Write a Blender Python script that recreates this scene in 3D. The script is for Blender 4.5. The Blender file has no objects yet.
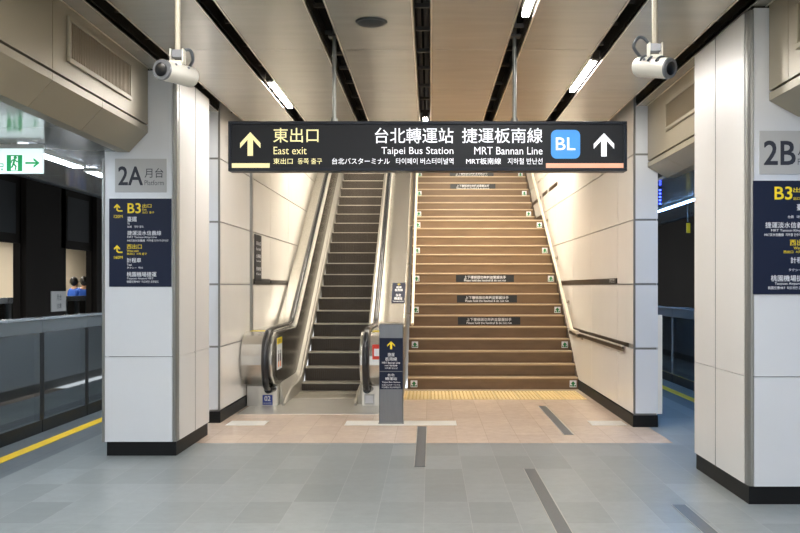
import bpy, bmesh, math, random
from mathutils import Vector, Matrix
random.seed(7)
S = bpy.context.scene
COL = S.collection
PI = math.pi

# ------------------------------------------------------------------ camera, world, exposure
F = 930.0; VX = 430.0; VY = 287.0; EYE = 1.5
cam_d = bpy.data.cameras.new('camera'); cam = bpy.data.objects.new('camera', cam_d); COL.objects.link(cam)
cam.location = (0, 0, EYE); cam.rotation_euler = (PI / 2, 0, 0)
cam_d.sensor_width = 36.0; cam_d.lens = F / 800 * 36.0
cam_d.shift_x = (400 - VX) / 800; cam_d.shift_y = (VY - 266.5) / 800
cam_d.clip_start = 0.05; cam_d.clip_end = 200
S.camera = cam
w = bpy.data.worlds.new('world'); S.world = w; w.use_nodes = True
w.node_tree.nodes['Background'].inputs[0].default_value = (0.92, 0.96, 1.0, 1)
w.node_tree.nodes['Background'].inputs[1].default_value = 0.75
S.view_settings.view_transform = 'Standard'; S.view_settings.look = 'None'
S.view_settings.gamma = 1.0; S.view_settings.use_curve_mapping = False
S.view_settings.exposure = 1.36
HALL_LAMP = 56.0; PLAT_LAMP = 7.0; SHAFT_LAMP = 22.0; FAR_LAMP = 16.0

# ------------------------------------------------------------------ helpers
def lin(c):
    def f(v):
        v /= 255.0
        return v / 12.92 if v <= 0.04045 else ((v + 0.055) / 1.055) ** 2.4
    return (f(c[0]), f(c[1]), f(c[2]), 1)

def mat(name, rgb, rough=0.5, metal=0.0, noise=0.0, nscale=4.0, stretch=(1, 1, 1), spec=0.5, bump=0.0, bscale=30.0, emit=None, es=0.0, coat=0.0):
    m = bpy.data.materials.new(name); m.use_nodes = True
    nt = m.node_tree; b = nt.nodes['Principled BSDF']
    c = lin(rgb)
    b.inputs['Base Color'].default_value = c
    b.inputs['Roughness'].default_value = rough; b.inputs['Metallic'].default_value = metal
    b.inputs['Specular IOR Level'].default_value = spec
    if coat: b.inputs['Coat Weight'].default_value = coat; b.inputs['Coat Roughness'].default_value = 0.08
    if emit: b.inputs['Emission Color'].default_value = lin(emit); b.inputs['Emission Strength'].default_value = es
    if noise or bump:
        tc = nt.nodes.new('ShaderNodeTexCoord'); mp = nt.nodes.new('ShaderNodeMapping'); mp.inputs['Scale'].default_value = stretch
        nt.links.new(tc.outputs['Object'], mp.inputs['Vector'])
    if noise:
        n = nt.nodes.new('ShaderNodeTexNoise'); n.inputs['Scale'].default_value = nscale; n.inputs['Detail'].default_value = 5
        nt.links.new(mp.outputs['Vector'], n.inputs['Vector'])
        r = nt.nodes.new('ShaderNodeMapRange'); r.inputs['From Min'].default_value = 0.25; r.inputs['From Max'].default_value = 0.75
        r.inputs['To Min'].default_value = 1 - noise; r.inputs['To Max'].default_value = 1 + noise
        nt.links.new(n.outputs['Fac'], r.inputs['Value'])
        mx = nt.nodes.new('ShaderNodeVectorMath'); mx.operation = 'SCALE'; mx.inputs[0].default_value = c[:3]
        nt.links.new(r.outputs['Result'], mx.inputs['Scale']); nt.links.new(mx.outputs[0], b.inputs['Base Color'])
    if bump:
        n2 = nt.nodes.new('ShaderNodeTexNoise'); n2.inputs['Scale'].default_value = bscale; n2.inputs['Detail'].default_value = 2
        nt.links.new(mp.outputs['Vector'], n2.inputs['Vector'])
        bp = nt.nodes.new('ShaderNodeBump'); bp.inputs['Strength'].default_value = bump; bp.inputs['Distance'].default_value = 0.01
        nt.links.new(n2.outputs['Fac'], bp.inputs['Height']); nt.links.new(bp.outputs['Normal'], b.inputs['Normal'])
    return m

def emis(name, rgb, s):
    m = bpy.data.materials.new(name); m.use_nodes = True
    nt = m.node_tree; nt.nodes.clear()
    e = nt.nodes.new('ShaderNodeEmission'); o = nt.nodes.new('ShaderNodeOutputMaterial')
    e.inputs[0].default_value = lin(rgb); e.inputs[1].default_value = s
    nt.links.new(e.outputs[0], o.inputs[0]); return m

def tile_mat(name, rgb, mortar, tw, th, msize=0.004, rough=0.3, var=0.12, speck=0.08, rot=True, spec=0.5, off=(0, 0), bias=0.0):
    """stone tiles: brick grid in object space (metres), each tile its own tone, fine mottling"""
    m = bpy.data.materials.new(name); m.use_nodes = True
    nt = m.node_tree; b = nt.nodes['Principled BSDF']
    tc = nt.nodes.new('ShaderNodeTexCoord'); mp = nt.nodes.new('ShaderNodeMapping')
    mp.inputs['Location'].default_value = (off[0], off[1], 0)
    nt.links.new(tc.outputs['Object'], mp.inputs['Vector'])
    br = nt.nodes.new('ShaderNodeTexBrick'); br.offset = 0.0; br.squash = 1.0
    c = lin(rgb)
    br.inputs['Color1'].default_value = tuple(v * (1 - var) for v in c[:3]) + (1,)
    br.inputs['Color2'].default_value = tuple(min(1, v * (1 + var)) for v in c[:3]) + (1,)
    br.inputs['Mortar'].default_value = lin(mortar)
    br.inputs['Scale'].default_value = 1.0; br.inputs['Mortar Size'].default_value = msize
    br.inputs['Mortar Smooth'].default_value = 0.1; br.inputs['Bias'].default_value = bias
    br.inputs['Brick Width'].default_value = tw; br.inputs['Row Height'].default_value = th
    nt.links.new(mp.outputs['Vector'], br.inputs['Vector'])
    n = nt.nodes.new('ShaderNodeTexNoise'); n.inputs['Scale'].default_value = 9; n.inputs['Detail'].default_value = 8; n.inputs['Roughness'].default_value = 0.75
    nt.links.new(tc.outputs['Object'], n.inputs['Vector'])
    r = nt.nodes.new('ShaderNodeMapRange'); r.inputs['From Min'].default_value = 0.3; r.inputs['From Max'].default_value = 0.7
    r.inputs['To Min'].default_value = 1 - speck; r.inputs['To Max'].default_value = 1 + speck
    nt.links.new(n.outputs['Fac'], r.inputs['Value'])
    mx = nt.nodes.new('ShaderNodeVectorMath'); mx.operation = 'SCALE'
    nt.links.new(br.outputs['Color'], mx.inputs[0]); nt.links.new(r.outputs['Result'], mx.inputs['Scale'])
    nt.links.new(mx.outputs[0], b.inputs['Base Color'])
    r2 = nt.nodes.new('ShaderNodeMapRange'); r2.inputs['To Min'].default_value = rough - 0.06; r2.inputs['To Max'].default_value = rough + 0.1
    nt.links.new(n.outputs['Fac'], r2.inputs['Value']); nt.links.new(r2.outputs['Result'], b.inputs['Roughness'])
    b.inputs['Specular IOR Level'].default_value = spec
    return m

M = {}
M['floor_grey'] = tile_mat('grey_stone_tile', (143, 149, 148), (164, 167, 165), 0.305, 0.59, 0.0022, 0.3, 0.16, 0.15, off=(0.04, 0.0))
M['floor_beige'] = tile_mat('beige_stone_tile', (222, 200, 180), (200, 180, 160), 0.305, 0.59, 0.003, 0.2, 0.05, 0.06, off=(0.04, 0.0))
M['floor_edge'] = tile_mat('platform_edge_stone', (104, 110, 112), (90, 95, 97), 0.69, 0.6, 0.004, 0.32, 0.05, 0.10)
M['tactile'] = tile_mat('tactile_tile', (226, 200, 142), (190, 165, 115), 0.3, 0.3, 0.006, 0.4, 0.06, 0.05)
M['yellow_line'] = mat('yellow_line_paint', (253, 208, 24), 0.4, noise=0.05)
M['pale_inlay'] = mat('pale_stone_inlay', (240, 236, 226), 0.3, noise=0.04)
M['dark_strip'] = mat('dark_granite_strip', (88, 94, 98), 0.35, noise=0.15, nscale=60)
M['strip_rim'] = mat('steel_strip_rim', (190, 190, 184), 0.35, 0.6)
M['ceil'] = mat('ceiling_metal_panel', (196, 191, 181), 0.27, 0.5, noise=0.07, nscale=2.2, stretch=(0.7, 4.0, 1), bump=0.05, bscale=3.0)
M['ceil_lip'] = mat('ceiling_panel_lip', (214, 206, 190), 0.3, 0.5)
M['void'] = mat('ceiling_void_black', (14, 14, 14), 0.8)
M['channel'] = mat('dark_bronze_channel', (74, 66, 54), 0.45, 0.6, noise=0.1)
M['conduit'] = mat('grey_conduit', (92, 90, 86), 0.5, 0.4)
M['bulk'] = mat('bulkhead_enamel', (156, 147, 126), 0.4, 0.3, noise=0.03, nscale=1.5)
M['bulk_dark'] = mat('bulkhead_joint', (58, 50, 40), 0.7)
M['vent'] = mat('vent_slat_metal', (150, 136, 112), 0.45, 0.5)
M['vent_in'] = mat('vent_inside', (52, 46, 38), 0.8)
M['clad'] = mat('pillar_cladding', (222, 224, 226), 0.32, 0.1, noise=0.02, nscale=2)
M['clad_side'] = mat('pillar_side_cladding', (232, 230, 226), 0.42, 0.15, noise=0.02, nscale=2)
M['steel_strip'] = mat('grey_corner_strip', (142, 142, 138), 0.35, 0.6)
M['black_base'] = mat('black_skirting', (22, 23, 24), 0.5, noise=0.1, spec=0.2)
M['wall_panel'] = mat('wall_enamel_panel', (238, 235, 228), 0.26, 0.05, noise=0.02, nscale=2, spec=0.55)
M['wall_white'] = mat('end_enamel_panel', (226, 230, 234), 0.26, 0.05, spec=0.5)
M['wall_joint'] = mat('wall_joint_grey', (140, 140, 138), 0.4, 0.4)
M['groove'] = mat('bronze_groove', (74, 60, 46), 0.4, 0.6)
M['groove_dark'] = mat('groove_plate_black', (26, 30, 30), 0.4)
M['steel'] = mat('brushed_steel', (204, 201, 194), 0.24, 0.9, noise=0.05, nscale=3, stretch=(1, 1, 12))
M['steel_pale'] = mat('pale_brushed_steel', (218, 215, 207), 0.34, 0.7, noise=0.04, nscale=3)
M['steel_dark'] = mat('dark_mirror_steel', (62, 56, 47), 0.25, 0.4, noise=0.08, nscale=3)
M['skirt_steel'] = mat('satin_skirt_steel', (178, 174, 163), 0.5, 0.4)
M['side_steel'] = mat('dull_side_steel', (140, 133, 120), 0.5, 0.3)
M['post'] = mat('grey_steel_post', (112, 114, 116), 0.32, 0.8, noise=0.05, nscale=6, stretch=(12, 12, 1))
M['rubber'] = mat('black_rubber_handrail', (28, 30, 34), 0.22, noise=0.05, spec=0.6)
M['esc_tread'] = mat('ribbed_aluminium_tread', (176, 170, 156), 0.4, 0.5, noise=0.08, nscale=20)
M['esc_riser'] = mat('dark_ribbed_riser', (66, 59, 51), 0.42, 0.5, noise=0.12, nscale=5)
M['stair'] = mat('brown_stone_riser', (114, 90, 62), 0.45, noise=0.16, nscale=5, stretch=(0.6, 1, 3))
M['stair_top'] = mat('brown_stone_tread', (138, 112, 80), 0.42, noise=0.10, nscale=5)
M['nosing'] = mat('pale_nosing_strip', (192, 172, 142), 0.4, 0.2)
M['cream_rail'] = mat('cream_stair_rail', (232, 222, 200), 0.28, 0.3)
M['bracket'] = mat('steel_rail_bracket', (150, 142, 126), 0.3, 0.8)
M['sign_black'] = mat('charcoal_sign_face', (30, 32, 36), 0.45, noise=0.03, spec=0.25)
M['sign_frame'] = mat('navy_grey_sign_frame', (28, 33, 42), 0.4, 0.2, spec=0.3)
M['navy'] = mat('navy_sign_face', (20, 29, 54), 0.45, spec=0.25)
M['plate_grey'] = mat('grey_plate_face', (186, 186, 184), 0.4)
M['ink'] = mat('dark_ink', (44, 46, 58), 0.5)
M['ink_grey'] = mat('grey_ink', (84, 86, 92), 0.5)
M['white_print'] = mat('white_print', (236, 238, 242), 0.5)
M['yellow_print'] = mat('yellow_print', (250, 222, 30), 0.5)
M['lit_white'] = mat('backlit_white', (245, 246, 250), 0.5, emit=(245, 247, 255), es=0.22)
M['lit_cream'] = mat('backlit_cream_yellow', (250, 240, 180), 0.5, emit=(255, 244, 178), es=0.2)
M['lit_salmon'] = mat('backlit_salmon', (240, 172, 142), 0.5, emit=(255, 180, 150), es=0.15)
M['lit_blue'] = mat('backlit_blue', (64, 148, 224), 0.4, emit=(60, 145, 230), es=0.12)
M['lit_exit'] = mat('backlit_exit_white', (235, 245, 245), 0.5, emit=(222, 240, 240), es=0.3)
M['lit_green'] = mat('backlit_green', (10, 160, 90), 0.5, emit=(6, 160, 84), es=0.15)
M['green'] = mat('green_sticker', (18, 132, 72), 0.5)
M['blue_plate'] = mat('blue_number_plate', (34, 62, 150), 0.4)
M['red_print'] = mat('red_print', (214, 60, 40), 0.5)
M['orange_print'] = mat('orange_print', (238, 140, 60), 0.5)
M['dim_yellow'] = mat('amber_plate', (196, 150, 20), 0.5, spec=0.2)
M['yellow_tape'] = mat('yellow_caution_sticker', (240, 216, 30), 0.45)
M['lamp_hall'] = emis('hall_lamp_diffuser', (255, 251, 248), HALL_LAMP)
M['lamp_plat'] = emis('platform_lamp_diffuser', (226, 238, 252), PLAT_LAMP * 2.4)
M['lamp_right'] = emis('cool_platform_lamp_diffuser', (140, 192, 255), PLAT_LAMP * 2.2)
M['lamp_shaft'] = emis('stairwell_lamp_diffuser', (255, 244, 228), SHAFT_LAMP)
M['lamp_far'] = emis('far_lamp_diffuser', (255, 246, 232), FAR_LAMP)
M['led_blue'] = emis('blue_led', (60, 80, 255), 3.0)
M['lamp_case'] = mat('white_lamp_case', (205, 205, 200), 0.4)
M['plat_ceil'] = mat('glossy_platform_ceiling', (190, 192, 190), 0.13, 0.35, noise=0.02)
M['dark_wall'] = mat('dark_brown_track_wall', (25, 21, 17), 0.8, spec=0.15, noise=0.15, nscale=1.2)
M['dark_recess'] = mat('dark_grey_recess', (40, 42, 43), 0.7, spec=0.2)
M['track'] = mat('track_bed_concrete', (58, 58, 58), 0.8, noise=0.2, nscale=5)
M['far_wall'] = mat('far_cream_wall', (226, 214, 194), 0.5)
M['far_ceil'] = mat('far_ceiling', (190, 184, 172), 0.4)
M['gate_top'] = mat('gate_grey_header', (120, 127, 130), 0.3, 0.5)
M['gate_rim'] = mat('gate_pale_rim', (196, 204, 208), 0.25, 0.7)
M['gate_dark'] = mat('gate_dark_frame', (20, 22, 24), 0.4, spec=0.25)
M['cam_white'] = mat('camera_housing_white', (224, 220, 208), 0.3, 0.1)
M['cam_grey'] = mat('camera_ring_grey', (120, 122, 126), 0.35, 0.4)
M['cam_glass'] = mat('camera_lens_glass', (14, 15, 18), 0.3)
M['cream_pole'] = mat('cream_pole', (178, 170, 152), 0.35, 0.2)
M['cable'] = mat('grey_cable', (62, 68, 74), 0.45)
M['speaker'] = mat('dark_speaker_grille', (76, 76, 74), 0.55, 0.3)
M['skin'] = mat('skin', (206, 160, 130), 0.5)
M['hair'] = mat('black_hair', (22, 19, 18), 0.5)
M['shirt_blue'] = mat('blue_shirt', (40, 96, 200), 0.7)
M['shirt_pale'] = mat('pale_shirt', (200, 206, 214), 0.7)
M['trouser'] = mat('dark_trousers', (44, 46, 56), 0.7)
M['shoe'] = mat('dark_shoe', (30, 28, 28), 0.5)

def gate_glass():
    m = bpy.data.materials.new('gate_tinted_glass'); m.use_nodes = True
    nt = m.node_tree; nt.nodes.clear()
    t = nt.nodes.new('ShaderNodeBsdfTransparent'); t.inputs[0].default_value = (0.55, 0.60, 0.60, 1)
    g = nt.nodes.new('ShaderNodeBsdfGlossy'); g.inputs['Color'].default_value = (0.9, 0.95, 0.97, 1); g.inputs['Roughness'].default_value = 0.04
    fr = nt.nodes.new('ShaderNodeFresnel'); fr.inputs[0].default_value = 3.4
    mx = nt.nodes.new('ShaderNodeMixShader'); o = nt.nodes.new('ShaderNodeOutputMaterial')
    nt.links.new(fr.outputs[0], mx.inputs[0]); nt.links.new(t.outputs[0], mx.inputs[1]); nt.links.new(g.outputs[0], mx.inputs[2]); nt.links.new(mx.outputs[0], o.inputs[0])
    return m
M['glass'] = gate_glass()

class MB:
    """collects shapes in world metres; build() links them as ONE mesh object"""
    def __init__(s): s.v = []; s.f = []; s.m = []; s.names = []
    def mi(s, m):
        if m not in s.names: s.names.append(m)
        return s.names.index(m)
    def add(s, vs, fs, m):
        o = len(s.v); i = s.mi(m)
        s.v.extend([tuple(p) for p in vs])
        for f in fs: s.f.append(tuple(o + k for k in f)); s.m.append(i)
    def box(s, x0, x1, y0, y1, z0, z1, m):
        vs = [(x, y, z) for z in (z0, z1) for y in (y0, y1) for x in (x0, x1)]
        s.add(vs, [(0, 2, 3, 1), (4, 5, 7, 6), (0, 1, 5, 4), (2, 6, 7, 3), (0, 4, 6, 2), (1, 3, 7, 5)], m); return s
    def prism(s, poly, axis, a0, a1, m):
        """poly: 2-D outline; axis 'x' -> (y,z), 'y' -> (x,z), 'z' -> (x,y)"""
        def P(u, v, a): return {'x': (a, u, v), 'y': (u, a, v), 'z': (u, v, a)}[axis]
        n = len(poly); vs = [P(u, v, a0) for u, v in poly] + [P(u, v, a1) for u, v in poly]
        fs = [tuple(range(n)), tuple(range(2 * n - 1, n - 1, -1))] + [(i, n + i, n + (i + 1) % n, (i + 1) % n) for i in range(n)]
        s.add(vs, fs, m); return s
    def tube(s, path, r, m, n=10, rz=None, cap=True):
        path = [Vector(p) for p in path]; rings = []; up = None
        for i, p in enumerate(path):
            t = (path[min(i + 1, len(path) - 1)] - path[max(i - 1, 0)]).normalized()
            if up is None:
                a = Vector((1, 0, 0)) if abs(t.x) < 0.9 else Vector((0, 0, 1))
            else: a = up
            u = (a - t * a.dot(t)).normalized(); up = u; v = t.cross(u)
            ri = r[i] if isinstance(r, (list, tuple)) else r
            rv = ri if rz is None else rz
            rings.append([p + u * (ri * math.cos(2 * PI * k / n)) + v * (rv * math.sin(2 * PI * k / n)) for k in range(n)])
        vs = [q for ring in rings for q in ring]
        fs = [(i * n + k, i * n + (k + 1) % n, (i + 1) * n + (k + 1) % n, (i + 1) * n + k) for i in range(len(rings) - 1) for k in range(n)]
        if cap: fs += [tuple(range(n - 1, -1, -1)), tuple((len(rings) - 1) * n + k for k in range(n))]
        s.add(vs, fs, m); return s
    def sphere(s, c, r, m, nu=14, nv=9, sc=(1, 1, 1)):
        vs = []; fs = []
        for j in range(nv + 1):
            th = PI * j / nv
            for i in range(nu):
                ph = 2 * PI * i / nu
                vs.append((c[0] + r * sc[0] * math.sin(th) * math.cos(ph), c[1] + r * sc[1] * math.sin(th) * math.sin(ph), c[2] + r * sc[2] * math.cos(th)))
        for j in range(nv):
            for i in range(nu): fs.append((j * nu + i, (j + 1) * nu + i, (j + 1) * nu + (i + 1) % nu, j * nu + (i + 1) % nu))
        s.add(vs, fs, m); return s
    def poly(s, pts, m): s.add(pts, [tuple(range(len(pts)))], m); return s
    def build(s, name, parent=None, bevel=0.0, smooth=False):
        org = Vector((0, 0, 0)); p = parent
        while p is not None: org += p.location; p = p.parent
        me = bpy.data.meshes.new(name)
        me.from_pydata([(a - org.x, b - org.y, c - org.z) for a, b, c in s.v], [], s.f)
        for nme in s.names: me.materials.append(M[nme])
        me.polygons.foreach_set('material_index', s.m)
        bm = bmesh.new(); bm.from_mesh(me)
        if smooth: bmesh.ops.remove_doubles(bm, verts=bm.verts, dist=1e-5)
        bmesh.ops.recalc_face_normals(bm, faces=bm.faces); bm.to_mesh(me); bm.free()
        if smooth:
            me.polygons.foreach_set('use_smooth', [True] * len(me.polygons)); me.set_sharp_from_angle(angle=0.7)
        me.update()
        o = bpy.data.objects.new(name, me); COL.objects.link(o)
        if parent is not None: o.parent = parent
        if bevel:
            b = o.modifiers.new('bevel', 'BEVEL'); b.width = bevel; b.segments = 2; b.limit_method = 'ANGLE'
        return o

def tag(o, label, cat=None, group=None, kind=None):
    o['label'] = label
    if cat: o['category'] = cat
    if group: o['group'] = group
    if kind: o['kind'] = kind
    return o
def thing(name, label, cat, loc, group=None, kind=None):
    o = bpy.data.objects.new(name, None); COL.objects.link(o); o.location = loc; o.empty_display_size = 0.1
    return tag(o, label, cat, group, kind)
def struct(mb, name, label, cat, **k): return tag(mb.build(name, **k), label, cat, kind='structure')
def copy_tree(o, parent=None):
    c = o.copy(); COL.objects.link(c); c.parent = parent
    for ch in list(o.children): copy_tree(ch, c)
    return c

# frames: flat artwork is laid out as (a, b) metres on a plane origin + a*u + b*v, lifted along n
class Frame:
    def __init__(s, o, u, v): s.o = Vector(o); s.u = Vector(u).normalized(); s.v = Vector(v).normalized(); s.n = s.u.cross(s.v)
    def at(s, a, b, e=0.0): return s.o + s.u * a + s.v * b + s.n * e
_tc = {}
def glyphs(text, bold):
    k = text
    if k not in _tc:
        cu = bpy.data.curves.new('t', 'FONT'); cu.body = text; cu.size = 1.0; cu.resolution_u = 3; cu.fill_mode = 'FRONT'
        ob = bpy.data.objects.new('t', cu); COL.objects.link(ob)
        dg = bpy.context.evaluated_depsgraph_get(); dg.update()
        me = bpy.data.meshes.new_from_object(ob.evaluated_get(dg))
        vs = [(v.co.x, v.co.y) for v in me.vertices]; fs = [tuple(p.vertices) for p in me.polygons]
        bpy.data.objects.remove(ob); bpy.data.curves.remove(cu); bpy.data.meshes.remove(me)
        xs = [v[0] for v in vs] or [0, 1]; ys = [v[1] for v in vs] or [0, 1]
        _tc[k] = (vs, fs, min(xs), max(xs), min(ys), max(ys))
    return _tc[k]
def txt(mb, fr, s, a0, a1, b0, b1, m, e=0.002, bold=0.006):
    """text stretched to the box a0..a1, b0..b1 (b0 low)"""
    vs, fs, x0, x1, y0, y1 = glyphs(s, bold)
    sx = (a1 - a0) / (x1 - x0); sy = (b1 - b0) / (y1 - y0); d = bold * 0.8
    for k, (dx, dy) in enumerate(((-d, -d), (d, -d), (-d, d), (d, d)) if d > 0.004 else ((0, 0),)):
        mb.add([fr.at(a0 + (x - x0 + dx) * sx, b0 + (y - y0 + dy) * sy, e + 0.00008 * k) for x, y in vs], fs, m)
def shape(mb, fr, pts, m, e=0.002): mb.poly([fr.at(a, b, e) for a, b in pts], m)
def rect(mb, fr, a0, a1, b0, b1, m, e=0.002): shape(mb, fr, [(a0, b0), (a1, b0), (a1, b1), (a0, b1)], m, e)
def slab(mb, fr, a0, a1, b0, b1, t, m, e0=0.0):
    """thin board on the frame's plane, front face at e0 + t"""
    vs = [fr.at(a, b, e) for e in (e0, e0 + t) for b in (b0, b1) for a in (a0, a1)]
    mb.add(vs, [(0, 2, 3, 1), (4, 5, 7, 6), (0, 1, 5, 4), (2, 6, 7, 3), (0, 4, 6, 2), (1, 3, 7, 5)], m)
def arrow_up(mb, fr, a0, a1, b0, b1, m, e=0.002):
    c = (a0 + a1) / 2; h = b1 - b0; wd = a1 - a0; t = wd * 0.27
    mb_pts = [(c, b1), (a1, b1 - h * 0.46), (a1, b1 - h * 0.68), (c + t * 0.5, b1 - h * 0.33), (c + t * 0.5, b0), (c - t * 0.5, b0), (c - t * 0.5, b1 - h * 0.33), (a0, b1 - h * 0.68), (a0, b1 - h * 0.46)]
    L = [mb_pts[0], mb_pts[1], mb_pts[2], mb_pts[3]]; R = [mb_pts[0], mb_pts[6], mb_pts[7], mb_pts[8]]; st = [mb_pts[0], mb_pts[3], mb_pts[4], mb_pts[5], mb_pts[6]]
    shape(mb, fr, L, m, e); shape(mb, fr, R, m, e); shape(mb, fr, st, m, e)
def wall_frame(D): return Frame((0, D, 0), (1, 0, 0), (0, 0, 1))     # faces the camera side (-Y)
def px(D):
    """photo pixel -> metres on a plane facing the hall at distance D"""
    return lambda x, y: ((x - VX) * D / F, EYE + (VY - y) * D / F)
def ptxt(mb, fr, D, s, x0, x1, y0, y1, m, **k):
    p = px(D); a0, b1 = p(x0, y0); a1, b0 = p(x1, y1); txt(mb, fr, s, a0, a1, b0, b1, m, **k)
def prect(mb, fr, D, x0, x1, y0, y1, m, e=0.002):
    p = px(D); a0, b1 = p(x0, y0); a1, b0 = p(x1, y1); rect(mb, fr, a0, a1, b0, b1, m, e)

CEIL = 3.44
XL, XR = -2.32, 2.18          # stairwell walls
YB = -8.0                     # the hall runs on behind the camera

# ------------------------------------------------------------------ floors
def plane(x0, x1, y0, y1, z, m, t=0.12): return MB().box(x0, x1, y0, y1, z - t, z, m)
f = MB(); f.box(-3.36, 3.2, YB, 8.94, -0.12, 0, 'floor_grey'); f.box(-3.36, -2.62, 8.94, 22, -0.12, 0, 'floor_grey'); f.box(2.34, 3.2, 8.94, 22, -0.12, 0, 'floor_grey')
struct(f, 'floor', 'grey stone tiled hall floor', 'floor')
struct(plane(-2.62, 2.34, 8.94, 13.8, 0, 'floor_beige'), 'floor_landing', 'beige stone floor in front of the stairs', 'floor')
f = MB(); f.box(-4.15, -3.36, YB, 22, -0.12, 0, 'floor_edge'); struct(f, 'floor_left', 'dark grey platform edge floor along the left gates', 'floor')
f = MB(); f.box(3.2, 3.95, YB, 22, -0.12, 0, 'floor_edge'); struct(f, 'floor_right', 'dark grey platform edge floor along the right gates', 'floor')
struct(MB().box(-3.77, -3.65, YB, 22, 0, 0.003, 'yellow_line'), 'floor_marking', 'yellow safety line on the left platform', 'floor line')
struct(MB().box(3.43, 3.55, YB, 22, 0, 0.003, 'yellow_line'), 'floor_marking', 'yellow safety line on the right platform', 'floor line')
t = MB(); t.box(-0.36, 2.1, 12.4, 13.4, 0, 0.004, 'tactile')
for i in range(49):
    for j in range(0, 20):
        x = -0.335 + i * 0.05; y = 12.43 + j * 0.05
        t.box(x - 0.009, x + 0.009, y - 0.009, y + 0.009, 0.004, 0.008, 'tactile')
struct(t, 'floor_tactile', 'yellow studded tactile strip at the foot of the stairs', 'tactile paving')
for (a, b, lb) in [(-2.22, -1.8, 'pale floor inlay beside the left wall'), (-0.93, 0.29, 'long pale floor inlay around the sign post'), (1.76, 2.14, 'pale floor inlay by the right wall end')]:
    struct(MB().box(a, b, 10.08, 10.42, 0, 0.002, 'pale_inlay'), 'floor_inlay', lb, 'floor inlay')
for (x, a, b, lb) in [(-0.085, 7.76, 9.98, 'dark strip in the floor in front of the sign post'), (1.41, 9.44, 11.7, 'dark strip in the beige floor below the stairs'),
                      (0.82, 1.0, 7.66, 'long dark strip in the grey floor in the middle foreground'), (1.71, 1.0, 6.4, 'dark strip in the grey floor nearest the right pillar')]:
    g = MB(); g.box(x - 0.045, x + 0.045, a, b, 0, 0.003, 'dark_strip'); g.box(x - 0.051, x - 0.045, a, b, 0, 0.0035, 'strip_rim'); g.box(x + 0.045, x + 0.051, a, b, 0, 0.0035, 'strip_rim')
    struct(g, 'floor_strip', lb, 'floor strip')

# ------------------------------------------------------------------ hall ceiling
SL = [(-2.335, -2.19), (-1.582, -1.465), (-0.851, -0.725), (-0.119, 0.003), (0.622, 0.736), (1.352, 1.466), (2.085, 2.21)]
JN = [9.2 + 1.592 * k for k in range(-11, 3)]
edges = [YB] + [j for j in JN if YB < j < 13.2] + [13.3]
c = MB()
strips = [(-2.5, SL[0][0])] + [(SL[i][1], SL[i + 1][0]) for i in range(6)] + [(SL[6][1], 2.33)]
for (a, b) in strips:
    for i in range(len(edges) - 1):
        y0, y1 = edges[i] + 0.003, edges[i + 1] - 0.003
        c.box(a, b, y0, y1, CEIL, CEIL + 0.03, 'ceil')
    for xx in ((a, a + 0.012), (b - 0.012, b)):
        c.box(xx[0], xx[1], YB, 13.3, CEIL - 0.004, CEIL + 0.06, 'ceil_lip')
struct(c, 'ceiling', 'beige metal strip ceiling with dark slots', 'ceiling')
v = MB(); v.box(-2.6, 2.6, YB, 13.3, 3.78, 3.82, 'void'); v.box(-2.62, -2.6, YB, 13.3, 3.44, 3.8, 'void'); v.box(2.6, 2.62, YB, 13.3, 3.44, 3.8, 'void'); v.box(-2.6, 2.6, 13.3, 13.34, 3.4, 3.8, 'void')
for (a, b) in SL:
    v.box(a + 0.001, a + 0.006, YB, 13.28, CEIL + 0.03, CEIL + 0.15, 'channel'); v.box(b - 0.006, b - 0.001, YB, 13.28, CEIL + 0.03, CEIL + 0.15, 'channel')
    y = -7.6
    while y < 13:
        v.box(a - 0.05, b + 0.05, y, y + 0.03, CEIL + 0.09, CEIL + 0.12, 'conduit' if random.random() < 0.4 else 'channel'); y += 0.53 + random.random() * 0.25
for x in (-0.09, -0.03, -2.28, 2.12): v.tube([(x, YB, CEIL + 0.2), (x, 13.2, CEIL + 0.2)], 0.02, 'conduit', 8)
struct(v, 'ceiling_void', 'black ceiling void with conduits above the slots', 'ceiling')

def ceiling_lamp(slot, y0, y1, label, m='lamp_hall'):
    a, b = SL[slot]; x = (a + b) / 2 + 0.005
    t = thing('ceiling_lamp', label, 'lamp', (x, (y0 + y1) / 2, CEIL), 'linear lamps in the ceiling slots')
    h = MB(); h.box(x - 0.03, x + 0.03, y0, y1, CEIL + 0.02, CEIL + 0.075, 'lamp_case'); h.build('housing', t, bevel=0.004)
    d = MB(); d.box(x - 0.022, x + 0.022, y0 + 0.015, y1 - 0.015, CEIL - 0.002, CEIL + 0.02, m); d.build('diffuser', t)
    e = MB(); e.box(x - 0.03, x + 0.03, y0 - 0.09, y0, CEIL + 0.0, CEIL + 0.07, 'channel'); e.build('driver_box', t)
    for yy in (y0 + 0.2, y1 - 0.2): MB().tube([(x, yy, CEIL + 0.075), (x, yy, 3.78)], 0.006, 'conduit', 6).build('hanger', t)
ceiling_lamp(1, 8.84, 10.1, 'lit lamp in the ceiling slot above the left end of the hanging sign')
ceiling_lamp(4, 4.95, 6.68, 'lit lamp in the slot at the top edge of the picture')
ceiling_lamp(5, 8.0, 9.25, 'lit lamp in the ceiling slot above the right end of the hanging sign')
ceiling_lamp(3, 10.65, 11.7, 'small lit lamp in the middle slot, just above the hanging sign')
for s_, ys in ((0, (3.0, -2.0)), (2, (3.4, -0.5, -4.5)), (5, (2.6, -1.5, -5.5)), (6, (1.5, -3.5)), (1, (1.0, -3.5)), (3, (0.8, -6.5))):
    for y in ys: ceiling_lamp(s_, y, y + 1.25, 'linear lamp in the hall ceiling outside the picture')

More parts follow.
